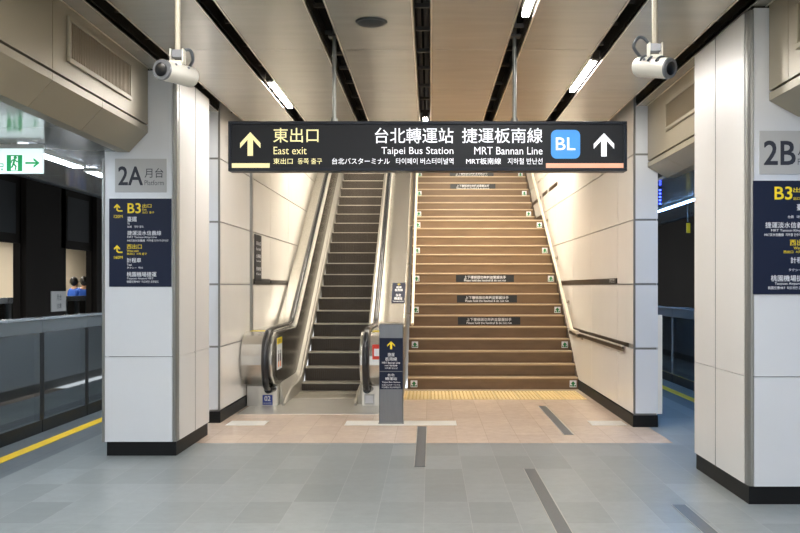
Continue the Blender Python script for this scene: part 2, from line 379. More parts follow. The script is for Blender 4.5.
# ------------------------------------------------------------------ bulkheads, platform ceilings
def bulkhead(side, xf, zb, xc, zc, spans, slopes, vjoints, name, label):
    g = MB(); sg = side
    for (a, b) in spans:
        g.box(min(xf + sg * 0.03, xf + sg * 0.35), max(xf + sg * 0.03, xf + sg * 0.35), a, b, zb - 0.02, 3.9, 'bulk_dark')
        vs = [a] + [j for j in vjoints if a < j < b] + [b]
        for i in range(len(vs) - 1):
            g.box(min(xf, xf + sg * 0.03), max(xf, xf + sg * 0.03), vs[i] + (0.004 if i else 0), vs[i + 1] - (0.004 if i < len(vs) - 2 else 0), zb, 3.5, 'bulk')
        ss = [a] + [j for j in slopes if a < j < b] + [b]
        for i in range(len(ss) - 1):
            pr = [(xf, zb - 0.018), (xf, zb - 0.07), (xc, zc), (xc + sg * 0.1, zc), (xc + sg * 0.1, zb - 0.018)]
            g.prism(pr, 'y', ss[i] + (0.003 if i else 0), ss[i + 1] - (0.003 if i < len(ss) - 2 else 0), 'bulk')
    struct(g, name, label, 'bulkhead')
bulkhead(-1, -2.5, 2.94, -2.665, 2.694, [(YB, 8.24), (9.57, 10.25)], [-6, -5, -4, -3, -2, -1, 0, 1.3, 2.3, 3.3, 4.25, 5.2, 6.16, 7.1], [-4.6, -2.4, -0.2, 2.0, 4.1, 6.16], 'wall_left_upper', 'beige bulkhead over the left platform')
bulkhead(1, 2.33, 2.85, 2.53, 2.67, [(YB, 6.39), (7.71, 9.95)], [-6, -5, -4, -3, -2, -1, 0, 1.3, 2.3, 3.3, 4.25, 5.1, 5.75, 8.4, 9.2], [-4.6, -2.4, -0.2, 2.0, 4.1, 6.05], 'wall_right_upper', 'beige bulkhead over the right platform')
def platform_ceiling(side, x0, x1, z, name, label):
    g = MB(); a, b = min(x0, x1), max(x0, x1)
    ys = [YB + 1.5 * k for k in range(20)] + [22.0]
    for i in range(len(ys) - 1):
        m_ = (a + b) / 2
        g.box(a, m_ - 0.004, ys[i] + 0.003, ys[i + 1] - 0.003, z, z + 0.03, 'plat_ceil'); g.box(m_ + 0.004, b, ys[i] + 0.003, ys[i + 1] - 0.003, z, z + 0.03, 'plat_ceil')
    g.box(a, b, YB, 22, z + 0.03, z + 0.06, 'void'); e = x1
    g.box(min(e, e + side * 0.03), max(e, e + side * 0.03), YB, 22, z - 0.02, 4.2, 'dark_recess')
    struct(g, name, label, 'ceiling')
platform_ceiling(-1, -2.67, -4.36, 2.70, 'ceiling_left', 'glossy grey metal ceiling over the left platform')
platform_ceiling(1, 2.54, 4.30, 2.68, 'ceiling_right', 'glossy grey metal ceiling over the right platform')
def tube_lamp(x, y0, y1, z, label, m, w=0.05):
    t = thing('tube_lamp', label, 'lamp', (x, (y0 + y1) / 2, z), 'tube lamps over the platforms')
    MB().box(x - w - 0.02, x + w + 0.02, y0, y1, z - 0.02, z - 0.001, 'lamp_case').build('housing', t)
    MB().box(x - w, x + w, y0 + 0.03, y1 - 0.03, z - 0.026, z - 0.019, m).build('diffuser', t)
LT = {7.9: 'tube lamp above the left platform beside the exit sign', 9.5: 'tube lamp above the left platform meeting the edge of the left pillar'}
for y0 in (-6.0, -2.0, 2.0, 4.7): tube_lamp(-3.47, y0, y0 + 2.6, 2.70, 'tube lamp over the left platform outside the picture', 'lamp_plat')
for y0, y1 in ((7.9, 9.2), (9.5, 12.2)): tube_lamp(-3.47, y0, y1, 2.70, LT[y0], 'lamp_plat')
tube_lamp(-3.47, 12.5, 15.2, 2.70, 'tube lamp over the left platform hidden behind the left pillar', 'lamp_plat')
for y0 in (-6.0, -2.0, 2.0, 5.6, 8.6): tube_lamp(3.5, y0, y0 + 2.5, 2.68, 'cool tube lamp over the right platform beyond the right pillar', 'lamp_right', 0.035)
tube_lamp(3.5, 11.7, 14.4, 2.68, 'cool tube lamp seen in the gap left of the right pillar, the nearer one', 'lamp_right', 0.035)
tube_lamp(3.5, 14.7, 17.2, 2.68, 'cool tube lamp seen in the gap left of the right pillar, the farther one', 'lamp_right', 0.035)

def vent(side, xf, y0, y1, z0, z1, label):
    t = thing('air_vent', label, 'vent', (xf, (y0 + y1) / 2, z0), 'air vents in the bulkheads')
    s = -side; X = lambda a, b: (min(xf + s * a, xf + s * b), max(xf + s * a, xf + s * b))
    fr = MB(); x = X(0.0, 0.022); w_ = 0.035
    fr.box(*x, y0, y1, z0, z0 + w_, 'bulk'); fr.box(*x, y0, y1, z1 - w_, z1, 'bulk'); fr.box(*x, y0, y0 + w_, z0 + w_, z1 - w_, 'bulk'); fr.box(*x, y1 - w_, y1, z0 + w_, z1 - w_, 'bulk')
    fr.build('frame', t, bevel=0.004)
    MB().box(*X(0.001, 0.004), y0 + w_, y1 - w_, z0 + w_, z1 - w_, 'vent_in').build('backing', t)
    sl = MB(); n = int((y1 - y0 - 2 * w_) / 0.032)
    for i in range(n):
        y = y0 + w_ + (i + 0.5) * (y1 - y0 - 2 * w_) / n
        sl.box(*X(0.004, 0.014), y - 0.007, y + 0.007, z0 + w_, z1 - w_, 'vent')
    sl.build('slats', t)
vent(-1, -2.5, 6.4, 7.74, 3.05, 3.37, 'slatted air vent in the beige bulkhead at upper left')
vent(1, 2.33, 7.85, 9.14, 3.03, 3.32, 'slatted air vent between the right pillar and the stair wall')
vent(1, 2.33, 4.5, 5.88, 3.0, 3.32, 'slatted air vent cut by the right edge of the picture')

# ------------------------------------------------------------------ pillars
def pillar(side, xs, yf, yb, yj, xo, name, label):
    """side +1: right pillar; xs inner side plane, yf front, yb back, xo outer side"""
    s = side; g = MB(); B = lambda a, b, *r: g.box(min(a, b), max(a, b), *r)
    B(xs + s * 0.03, xo - s * 0.03, yf + 0.03, yb - 0.03, 0.0, CEIL, 'gate_dark')
    for z0, z1 in ((0.127, 0.878), (0.884, CEIL - 0.02)):                                       # front cladding
        B(xs + s * 0.042, xo, yf, yf + 0.035, z0, z1, 'clad')
    for (a, b) in ((yf + 0.09, yj - 0.011), (yj + 0.011, yb)):                                   # inner side cladding
        for z0, z1 in ((0.13, 0.878), (0.882, CEIL - 0.03)): B(xs, xs + s * 0.04, a, b, z0, z1, 'clad_side')
    B(xs + s * 0.003, xs + s * 0.034, yj - 0.0109, yj + 0.0109, 0.13, CEIL - 0.03, 'conduit')
    for (a, b) in ((yf + 0.04, yj - 0.006), (yj + 0.006, yb)): B(xo, xo - s * 0.04, a, b, 0.13, CEIL - 0.03, 'clad_side')
    B(xs + s * 0.05, xo, yb - 0.035, yb, 0.13, CEIL - 0.03, 'clad')
    g.prism([(xs + s * 0.004, yf + 0.085), (xs + s * 0.008, yf + 0.04), (xs + s * 0.022, yf + 0.012), (xs + s * 0.038, yf + 0.004), (xs + s * 0.038, yf + 0.085)], 'z', 0.127, CEIL - 0.03, 'steel_strip')
    B(xs + s * 0.012, xo - s * 0.012, yf + 0.02, yb - 0.012, 0.0, 0.122, 'black_base')
    return struct(g, name, label, 'pillar')
pillar(-1, -2.245, 8.25, 9.45, 8.90, -2.885, 'pillar_left', 'white clad square pillar at left with platform sign')
pillar(1, 2.19, 6.4, 7.7, 7.14, 2.92, 'pillar_right', 'white clad square pillar at right cut by the picture edge')
MB_ = MB(); MB_.box(-2.905, -2.886, 8.235, 8.30, 0.127, CEIL - 0.8, 'steel_strip'); struct(MB_, 'trim_1', 'grey metal strip down the outer edge of the left pillar', 'trim')

# ------------------------------------------------------------------ stairwell walls
ZJ = [0.135, 0.84, 1.53, 2.22, 2.92, 3.61, 4.30, 5.0, 5.7, 6.4, 7.1, 7.8, 8.5, 9.2]
def stair_wall(side, xin, xout, yf, yjs, name, label, slot):
    s = side; g = MB(); B = lambda a, b, *r: g.box(min(a, b), max(a, b), *r)
    B(xin + s * 0.02, xout - s * 0.012, yf + 0.012, 29, 0.0, 9.3, 'wall_joint')
    ys = [yf + 0.03] + yjs
    for i in range(len(ys) - 1):
        for j in range(len(ZJ) - 1):
            z0 = ZJ[j] + 0.008; z1 = ZJ[j + 1] - 0.008
            if j == 2 and slot[0] < ys[i + 1] and ys[i] < slot[1]: z0 = 1.605
            if j == 1 and slot[2] < ys[i + 1] and ys[i] < slot[3] and side > 0: z0 = 0.885
            B(xin, xin + s * 0.02, ys[i] + 0.004, ys[i + 1] - 0.004, z0, z1, 'wall_panel')
    for j in range(len(ZJ) - 1): B(xin + s * 0.022, xout, yf, yf + 0.02, ZJ[j] + 0.011, ZJ[j + 1] - 0.011, 'wall_white')
    for i in range(12): B(xout - s * 0.012, xout, yf + 0.03 + 1.5 * i, yf + 1.52 + 1.5 * i, 0.13, 3.9, 'wall_white')
    B(xin + s * 0.001, xin + s * 0.02, yf - 0.002, yf + 0.026, 0.135, 9.2, 'steel_strip')
    B(xin - s * 0.006, xin + s * 0.02, yf + 0.004, 13.9, 0.0, 0.125, 'black_base')
    B(xin - s * 0.006, xout, yf - 0.008, yf + 0.02, 0.0, 0.125, 'black_base')
    B(xin + s * 0.012, xin + s * 0.02, slot[0], slot[1], 1.535, 1.605, 'groove')
    if side > 0: B(xin + s * 0.012, xin + s * 0.02, slot[2], slot[3], 0.835, 0.885, 'groove')
    return struct(g, name, label, 'wall')
stair_wall(-1, XL, -2.45, 10.27, [12.0, 13.5, 15.25, 17.0, 18.75, 20.5, 22.2, 24, 26, 29], 'wall_left', 'white panelled wall left of the escalator', (12.0, 15.25, 0, 0))
stair_wall(1, XR, 2.44, 9.96, [10.82, 12.53, 14.25, 16.0, 17.7, 19.4, 21.1, 22.8, 24.5, 26.5, 29], 'wall_right', 'cream panelled wall right of the stairs', (10.82, 16.0, 10.3, 14.25))
struct(MB().box(XL, XL + 0.03, 11.97, 12.05, 0.13, 9.2, 'steel_strip'), 'trim_2', 'grey vertical metal strip on the left wall', 'trim')
struct(MB().box(2.44, 2.49, 9.97, 10.35, 0.14, 1.2, 'wall_panel'), 'trim_3', 'cream half height guard on the end of the right wall', 'trim')
# wall grooves with dark bars higher up the right wall
for (y0, y1, z, lb) in [(15.9, 17.0, 3.24, 'dark recessed bar in the right wall, nearest of the upper three'), (17.3, 18.0, 3.24, 'short dark recessed bar in the right wall between two others'), (18.3, 20.0, 3.22, 'dark recessed bar in the right wall, farthest and longest of the upper three')]:
    MB_ = MB().box(XR - 0.004, XR + 0.004, y0, y1, z, z + 0.07, 'groove'); struct(MB_, 'trim_groove', lb, 'trim')

# stairwell roof, upper hall
g = MB(); sl = 0.59
g.prism([(13.3, 3.44), (13.3, 3.9), (24.3, 10.4), (29, 10.4), (29, 9.3), (23.25, 9.3)], 'x', -2.45, 2.45, 'ceil'); struct(g, 'ceiling_stairwell', 'sloping metal ceiling above the stairs', 'ceiling')
struct(MB().box(-2.45, 2.45, 29.0, 29.1, 0, 9.4, 'wall_panel'), 'wall_back', 'pale wall at the top of the stairs', 'wall')
struct(MB().box(-2.4, 2.4, 25.3, 29, 5.75, 5.92, 'floor_beige'), 'floor_upper', 'upper hall floor at the top of the stairs', 'floor')
for (x, y) in [(1.5, 14.5), (0.4, 14.5), (1.5, 15.9), (0.4, 15.9), (1.5, 17.2), (0.4, 17.2), (-1.4, 15.0), (-1.4, 16.7), (1.0, 22.3)]:
    z = 3.44 + (y - 13.3) * 0.589 - 0.06
    t = thing('stairwell_lamp', 'long lamp on the sloping ceiling above the stairs', 'lamp', (x, y, z), 'lamps above the stairwell')
    MB().prism([(y - 0.6, z - 0.353), (y + 0.6, z + 0.353), (y + 0.6, z + 0.39), (y - 0.6, z - 0.316)], 'x', x - 0.11, x + 0.11, 'lamp_case').build('housing', t)
    MB().prism([(y - 0.58, z - 0.382), (y + 0.58, z + 0.302), (y + 0.58, z + 0.342), (y - 0.58, z - 0.342)], 'x', x - 0.09, x + 0.09, 'lamp_shaft').build('diffuser', t)

# ------------------------------------------------------------------ staircase
R_, G_ = 0.1741, 0.28
SX0, SX1 = -0.33, XR - 0.008
def nose(k): return 13.65 + (k - 1) * G_ if k <= 16 else 19.26 + (k - 17) * 0.3
NST = 34
st = thing('staircase', 'wide brown stone staircase with pale nosings right of the escalator', 'stairs', (0.9, 13.65, 0))
ARROWS = {1, 4, 7, 10, 13, 16, 18, 21, 24, 27, 30}; PLATES = {6, 8, 10, 22, 24}
for k in range(1, NST + 1):
    y = nose(k); yn = nose(k + 1) if k < NST else y + 0.4; z = k * R_
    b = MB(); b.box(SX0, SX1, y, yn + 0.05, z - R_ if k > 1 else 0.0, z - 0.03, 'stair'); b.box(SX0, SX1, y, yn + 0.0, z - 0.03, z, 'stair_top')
    step = b.build('step', st)
    n = MB(); n.box(SX0, SX1, y - 0.016, y + 0.035, z - 0.019, z + 0.003, 'nosing'); n.build('nosing', step, bevel=0.004)
    fr = wall_frame(y)
    if k in ARROWS:
        for xc in (2.10 if k < 17 else 2.075, -0.235):
            q = MB(); zc = z - R_ / 2 - 0.008; h = 0.05
            slab(q, fr, xc - h, xc + h, zc - h, zc + h, 0.001, 'white_print', 0.0005)
            q.poly([fr.at(xc + a, zc + b_, 0.0022) for a, b_ in ((-0.036, -0.002), (0, 0.04), (0.036, -0.002))], 'green')
            rect(q, fr, xc - 0.014, xc + 0.014, zc - 0.04, zc - 0.002, 'green', 0.0022)
            rect(q, fr, xc - 0.04, xc - 0.022, zc - 0.04, zc - 0.016, 'green', 0.0022); rect(q, fr, xc + 0.022, xc + 0.04, zc - 0.04, zc - 0.016, 'green', 0.0022)
            q.build('arrow_sticker', step)['label'] = 'white sticker with green up arrow'
    if k in PLATES:
        x0, x1 = 0.452, 1.46
        zc = z - R_ / 2 - 0.006; q = MB(); slab(q, fr, x0, x1, zc - 0.062, zc + 0.062, 0.0015, 'groove_dark', 0.0005)
        wd = x1 - x0
        txt(q, fr, '上下樓梯請勿奔跑並緊握扶手', x0 + wd * 0.14, x1 - wd * 0.14, zc - 0.004, zc + 0.048, 'white_print', e=0.0032, bold=0.01)
        txt(q, fr, 'Please hold the handrail & do not run', x0 + wd * 0.14, x1 - wd * 0.14, zc - 0.05, zc - 0.014, 'white_print', e=0.0032, bold=0.008)
        q.build('warning_plate', step)['label'] = 'black plate with white handrail warning'
# a wall stringer beside the flights
g = MB(); pts = [(13.68, 0.0)] + [(nose(1) - 0.02, 0.12), (nose(16), 16 * R_ + 0.12), (nose(17) - 0.15, 16 * R_ + 0.12), (nose(NST), NST * R_ + 0.12), (nose(NST), 0)]
g.prism(pts, 'x', XR - 0.012, XR + 0.012, 'groove'); struct(g, 'baseboard_right', 'dark stringer along the right wall beside the stairs', 'baseboard')

def stair_rail(x, wall_x, label, path, brackets):
    t = thing('stair_handrail', label, 'handrail', (x, path[0][1], path[0][2]), 'handrails beside the stairs')
    MB().tube(path, 0.024, 'cream_rail', 12).build('rail', t, smooth=True)
    for (y, z) in brackets:
        b = MB(); b.tube([(x, y, z - 0.022), (x + (wall_x - x) * 0.3, y, z - 0.075), (wall_x, y, z - 0.08)], 0.011, 'bracket', 8)
        s = 1 if wall_x > x else -1
        b.box(min(wall_x - s * 0.01, wall_x + s * 0.004), max(wall_x - s * 0.01, wall_x + s * 0.004), y - 0.035, y + 0.035, z - 0.115, z - 0.045, 'bracket')
        b.build('bracket', t, smooth=True)
zr = lambda y: 0.83 + (y - 13.7) * 0.565
def rail_path(x, y0): return [(x, y0, zr(y0)), (x, 24.2, zr(24.2))]
pR = rail_path(XR - 0.10, 13.75); pR = [(XR - 0.10, 13.1, 0.86), (XR - 0.10, 13.5, 0.865), (XR - 0.10, 13.66, 0.88)] + [q for q in pR[1:]]
pL = rail_path(-0.265, 13.9)
stair_rail(XR - 0.10, XR, 'cream tubular handrail on the wall right of the stairs', pR, [(13.3, 0.862), (14.6, zr(14.6)), (15.9, zr(15.9)), (17.2, zr(17.2)), (20.0, zr(20)), (21.8, zr(21.8))])
stair_rail(-0.265, -0.366, 'cream tubular handrail between the escalator and the stairs', pL, [(14.3, zr(14.3)), (15.7, zr(15.7)), (17.0, zr(17.0)), (20.2, zr(20.2))])

# bronze grab bar on the right wall ahead of the stairs
t = thing('wall_grab_bar', 'dark bronze flat bar along the right wall below the handrail end', 'handrail', (XR - 0.04, 12.2, 0.8))
MB().box(XR - 0.045, XR - 0.02, 10.35, 14.3, 0.785, 0.835, 'groove').build('bar', t, bevel=0.006)
for y in (10.6, 11.8, 13.0, 14.1): MB().box(XR - 0.02, XR + 0.002, y - 0.02, y + 0.02, 0.79, 0.83, 'bracket').build('standoff', t)
MB().box(XR - 0.05, XR - 0.02, 10.35, 14.3, 0.8352, 0.848, 'steel_pale').build('top_strip', t)
# small dark plates on the walls
g = MB(); g.box(XR - 0.008, XR + 0.006, 10.85, 11.9, 1.545, 1.60, 'groove_dark')
fr = Frame((XR - 0.008, 0, 0), (0, -1, 0), (0, 0, 1))
txt(g, fr, '捷運板南線', -11.25, -10.95, 1.575, 1.595, 'white_print', e=0.001); txt(g, fr, 'MRT Bannan Line', -11.25, -10.95, 1.552, 1.568, 'white_print', e=0.001)
tag(g.build('wall_plate'), 'narrow black plate with tiny white text in the right wall groove', 'sign')
t = thing('wall_sign', 'tall black information sign on the left wall beside the escalator', 'sign', (XL, 12.5, 1.6))
g = MB(); g.box(XL - 0.003, XL + 0.016, 12.27, 12.72, 1.58, 2.2, 'sign_black'); g.build('panel', t, bevel=0.003)
fr = Frame((XL + 0.016, 0, 0), (0, 1, 0), (0, 0, 1)); g = MB()
for (s_, z, h) in [('東出口', 2.06, 0.05), ('East exit', 1.99, 0.04), ('台北轉運站', 1.89, 0.05), ('Taipei Bus Station', 1.83, 0.03), ('捷運板南線', 1.72, 0.05), ('MRT Bannan Line', 1.66, 0.03)]:
    txt(g, fr, s_, 12.33, 12.66, z, z + h, 'white_print', e=0.0015)
g.build('lettering', t)
tag(MB().box(XL - 0.004, XL + 0.010, 12.25, 13.45, 1.545, 1.615, 'groove_dark').build('wall_plate'), 'dark plate in the left wall groove under the tall black sign', 'sign')
tag(MB().box(XL - 0.004, XL + 0.008, 13.55, 15.0, 1.56, 1.595, 'groove_dark').build('wall_plate'), 'thin dark plate in the left wall groove beside the escalator', 'sign')

# ------------------------------------------------------------------ escalator
D1 = 13.17
def zs(y):
    s = y - D1; return 0.59 * (s + math.sqrt(s * s + 0.13 ** 2)) / 2
esc = thing('escalator', 'stainless steel escalator with black handrails left of the stairs', 'escalator', (-1.39, 12.0, 0))
EX0, EX1 = -1.84, -0.94
ks = list(range(-4, 32))
def ey(k): return 14.04 + 0.341 * k if k >= -2 else {-3: 13.0, -4: 12.62}[k]
for k in ks:
    y = ey(k); yn = ey(k + 1); z = zs(y) if k > -4 else 0.0; zp = zs(ey(k - 1)) if k > -3 else 0.0
    zz = max(z, 0.004); b = MB()
    b.box(EX0, EX1, y, yn + 0.06, min(zp, zz - 0.012) - 0.02, zz - 0.012, 'esc_riser')
    b.box(EX0, EX1, y - 0.012, yn, zz - 0.014, zz, 'esc_tread')
    n = 44
    if k < 8:
        for i in range(n):
            x = EX0 + 0.01 + i * (EX1 - EX0 - 0.02) / n
            b.box(x, x + 0.007, y - 0.010, yn, zz, zz + 0.004, 'esc_tread')
    if zz - zp > 0.03 and k < 26:
        for i in range(30):
            x = EX0 + 0.01 + i * (EX1 - EX0 - 0.02) / 30
            b.box(x, x + 0.012, y - 0.006, y, zp + 0.004, zz - 0.014, 'esc_riser')
    b.build('step', esc)
MB().box(-2.27, -0.42, 10.95, 12.5, 0.0, 0.004, 'steel_pale').build('floor_plate', esc)
g = MB(); g.box(EX0, EX1, 12.5, 12.62, 0.0, 0.012, 'esc_tread')
for i in range(44):
    x = EX0 + 0.01 + i * (EX1 - EX0 - 0.02) / 44; g.box(x, x + 0.008, 12.6, 12.66, 0.0, 0.014, 'esc_tread')
g.build('comb_plate', esc)
YT = 24.6
def run(y0, y1, n): return [y0 + (y1 - y0) * i / n for i in range(n + 1)]
def smax(a, b, e=0.05): return (a + b + math.sqrt((a - b) ** 2 + e * e)) / 2
def deck_z(y): return smax(0.94, zs(y) + 0.43)
def hand_z(y): return smax(0.965, zs(y) + 0.85)
def balustrade(s, xh, xw):
    """s = +1: body lies on the +x side of the steps' edge (right), -1: left. xh handrail line, xw outer face"""
    xi = xh - s * 0.08                       # inner face plane
    lo, hi = min(xi, xw), max(xi, xw)
    nw = [(12.05, 0.25), (11.75, 0.26), (11.5, 0.30), (11.36, 0.40), (11.3, 0.55), (11.3, 0.66), (11.36, 0.80), (11.48, 0.90), (11.62, 0.94)]
    top = [(y, deck_z(y)) for y in run(11.9, 16, 40)] + [(YT, zs(YT) + 0.43)]
    bot = [(YT, zs(YT) - 0.6), (14.6, 0.25)]
    body = MB(); body.prism(nw + top + bot, 'x', lo, hi, 'steel')
    bal = body.build('balustrade_body', esc, bevel=0.012)
    # upper inner panel carrying the rail
    pn = MB(); pt = [(12.4, 0.935)] + [(y, hand_z(y) - 0.035) for y in run(12.6, 16, 34)] + [(YT, zs(YT) + 0.81)]
    pn.prism(pt + [(YT, zs(YT) + 0.3), (14.2, 0.9)], 'x', min(xi, xh + s * 0.03), max(xi, xh + s * 0.03), 'steel_pale'); pn.build('rail_carrier', esc)
    # dark mirror inner panel laid on the inner face
    ip = MB(); inn = [(12.02, 0.30), (11.78, 0.32), (11.6, 0.38), (11.52, 0.55), (11.54, 0.72), (11.62, 0.86), (11.75, 0.90)]
    it = [(y, hand_z(y) - 0.06) for y in run(12.2, 16, 38)] + [(YT, zs(YT) + 0.78)]
    ib = [(y, smax(0.27, zs(y) + 0.15)) for y in reversed(run(12.4, 16, 30))]
    ip.prism(inn + it + [(YT, zs(YT) + 0.15)] + ib, 'x', min(xi, xi - s * 0.006), max(xi, xi - s * 0.006), 'steel_dark'); ip.build('inner_panel', esc)
    # lower inner deck and skirt
    xs = EX1 if s > 0 else EX0
    ld = MB(); vs = []; ys = [11.85, 12.1] + run(12.4, 16, 30) + [YT]
    for y in ys:
        zt = smax(0.27, zs(y) + 0.175)
        hs = 0.16 if y > 12.3 else (0.13 if y > 12 else 0.03)
        vs += [(xi - s * 0.007, y, zt if y > 12.0 else 0.27), (xs + s * 0.012, y, zs(y) + hs), (xs + s * 0.012, y, zs(y) - 0.15 if y > 13 else 0.0), (xi - s * 0.007, y, zs(y) - 0.15 if y > 13 else 0.0)]
    fs = []
    for i in range(len(ys) - 1):
        for k in range(4): fs.append((i * 4 + k, i * 4 + (k + 1) % 4, (i + 1) * 4 + (k + 1) % 4, (i + 1) * 4 + k))
    fs += [(3, 2, 1, 0), tuple((len(ys) - 1) * 4 + k for k in range(4))]
    ld.add(vs, fs, 'skirt_steel'); ld.build('skirt_panel', esc)
    # pale guard strip along the skirt top, rolling down to the floor
    gs = MB(); pth = [(xs + s * 0.004, 11.72, 0.02), (xs + s * 0.004, 11.86, 0.05), (xs + s * 0.004, 12.05, 0.10), (xs + s * 0.004, 12.3, 0.15)] + [(xs + s * 0.004, y, zs(y) + 0.165) for y in run(12.5, 16, 30)] + [(xs + s * 0.004, YT, zs(YT) + 0.165)]
    gs.tube(pth, 0.02, 'skirt_steel', 8); gs.build('skirt_guard', esc, smooth=True)
    # base plinth
    pb = MB(); pb.box(min(xi - s * 0.0, xw), max(xi, xw), 11.72, 14.6, 0.0, 0.26, 'steel_pale'); pb.build('plinth', esc, bevel=0.008)
    # outer cladding down to the stairs
    # handrail
    hp = [(xh, 11.74, 0.215), (xh, 11.5, 0.225), (xh, 11.36, 0.28), (xh, 11.26, 0.40), (xh, 11.225, 0.55), (xh, 11.235, 0.70), (xh, 11.29, 0.83), (xh, 11.40, 0.92), (xh, 11.54, 0.96), (xh, 11.75, 0.972)]
    hp += [(xh, y, hand_z(y) + 0.01) for y in run(12.0, 16, 36)] + [(xh, YT, zs(YT) + 0.86)]
    h = MB(); h.tube(hp, 0.04, 'rubber', 14, rz=0.026); h.build('handrail', esc, smooth=True)
    bo = MB(); bo.tube([(xh, 11.5, 0.226), (xh, 11.78, 0.215)], [0.05, 0.075], 'rubber', 16, rz=0.045); bo.build('handrail_boot', esc, smooth=True)
    return xi
xiL = balustrade(-1, -2.0, -2.31)
xiR = balustrade(1, -0.78, -0.39)
# stair-side cladding of the right balustrade
g = MB(); g.prism([(11.9, 0.0), (11.9, 0.9)] + [(y, deck_z(y) - 0.02) for y in run(12.2, 16, 30)] + [(YT, zs(YT) + 0.41), (YT, 3.0), (16.5, 0)], 'x', -0.39, -0.372, 'side_steel'); g.build('outer_cladding', esc)
# yellow caution stickers on the decks
for (x0, x1, y) in [(-2.27, -2.17, 19.55), (-2.14, -2.05, 19.55), (-0.68, -0.56, 19.3)]:
    g = MB(); z = deck_z(y); fr = Frame((0, y, z), (1, 0, 0), (0, 1, 0.59)); slab(g, fr, x0, x1, 0, 0.3, 0.001, 'yellow_tape', 0.001); g.build('caution_sticker', esc)['label'] = 'yellow caution sticker on the deck'
MB().box(-2.27, -2.08, 11.75, 11.95, 0.941, 0.944, 'yellow_tape').build('caution_sticker', esc)['label'] = 'yellow caution sticker on the left newel'
MB().box(-0.72, -0.5, 11.62, 11.9, 0.941, 0.944, 'yellow_tape').build('caution_sticker', esc)['label'] = 'yellow caution sticker on the right newel'
# passenger notice on the left inner panel
fr = Frame((xiL + 0.006, 0, 0), (0, 1, 0), (0, 0, 1)); g = MB(); a0, a1 = 11.62, 12.02
slab(g, fr, a0, a1, 0.46, 0.86, 0.0015, 'white_print', 0.0005); rect(g, fr, a0, a1, 0.78, 0.86, 'yellow_print', 0.003)
txt(g, fr, '注意安全', a0 + 0.05, a1 - 0.05, 0.795, 0.845, 'ink', e=0.0035)
for xx in (a0 + 0.08, a0 + 0.22):
    rect(g, fr, xx, xx + 0.09, 0.56, 0.66, 'ink', 0.003); rect(g, fr, xx + 0.01, xx + 0.08, 0.49, 0.56, 'orange_print', 0.003); rect(g, fr, xx + 0.025, xx + 0.065, 0.665, 0.70, 'ink', 0.003)
g.build('notice_sticker', esc)['label'] = 'white passenger notice with a yellow heading'
g = MB(); fr = wall_frame(11.3); slab(g, fr, -0.70, -0.48, 0.62, 0.80, 0.0015, 'red_print', 0.0005)
rect(g, fr, -0.68, -0.50, 0.66, 0.75, 'white_print', 0.003); g.build('red_sticker', esc)['label'] = 'red and white sticker on the right newel'
# blue number plate and small grey plate on the plinths
fr = wall_frame(11.72); g = MB(); slab(g, fr, -2.11, -1.985, 0.015, 0.14, 0.003, 'blue_plate')
txt(g, fr, '02', -2.085, -2.01, 0.065, 0.125, 'white_print', e=0.005, bold=0.03); txt(g, fr, 'ESCALATOR', -2.10, -1.995, 0.028, 0.045, 'white_print', e=0.005)
g.build('number_plate', esc)['label'] = 'blue plate reading 02'
g = MB(); slab(g, fr, -0.83, -0.70, 0.02, 0.15, 0.003, 'plate_grey'); rect(g, fr, -0.815, -0.715, 0.035, 0.135, 'white_print', 0.004); g.build('inspection_plate', esc)['label'] = 'small pale plate on the right plinth'

def sign_texts(g, fr, a0, a1, b0, b1, rows):
    """rows: (text, u0, u1, v0, v1, mat) in 0..1 of the box, v from the top"""
    for s_, u0, u1, v0, v1, m in rows:
        A = lambda u: a0 + (a1 - a0) * u; Bv = lambda v_: b1 - (b1 - b0) * v_
        if s_ == '^': arrow_up(g, fr, A(u0), A(u1), Bv(v1), Bv(v0), m, 0.004)
        else: txt(g, fr, s_, A(u0), A(u1), Bv(v1), Bv(v0), m, e=0.004, bold=0.006)
ROW1 = [('^', .34, .66, .10, .34, 'yellow_print'), ('捷運', .36, .64, .45, .56, 'white_print'), ('板南線', .26, .74, .58, .69, 'white_print'), ('MRT Bannan Line', .13, .87, .72, .78, 'white_print'), ('MRT板南線', .24, .76, .81, .86, 'white_print'), ('지하철 반난선', .24, .76, .89, .94, 'white_print')]
ROW2 = [('台北', .36, .64, .10, .26, 'white_print'), ('轉運站', .26, .74, .31, .48, 'white_print'), ('Taipei Bus Station', .12, .88, .55, .66, 'white_print'), ('台北バスターミナル', .12, .88, .70, .80, 'white_print'), ('타이페이 버스터미널역', .12, .88, .84, .94, 'white_print')]
# little sign on the right deck
y0 = 14.55; z0 = deck_z(y0); fr = Frame((0, y0, z0 + 0.004), (1, 0, 0), (0, 1, 0.59)); g = MB(); slab(g, fr, -0.605, -0.395, 0.0, 0.62, 0.004, 'navy')
sign_texts(g, fr, -0.605, -0.395, 0.31, 0.62, [('^', .36, .62, .04, .30, 'yellow_print'), ('捷運', .3, .7, .36, .58, 'white_print'), ('板南線', .2, .8, .62, .88, 'white_print')])
sign_texts(g, fr, -0.605, -0.395, 0.0, 0.29, [('台北', .3, .7, .06, .36, 'white_print'), ('轉運站', .2, .8, .42, .72, 'white_print'), ('Taipei Bus Station', .1, .9, .8, .94, 'white_print')])
g.build('deck_sign', esc)['label'] = 'small navy direction sign on the sloping steel deck'

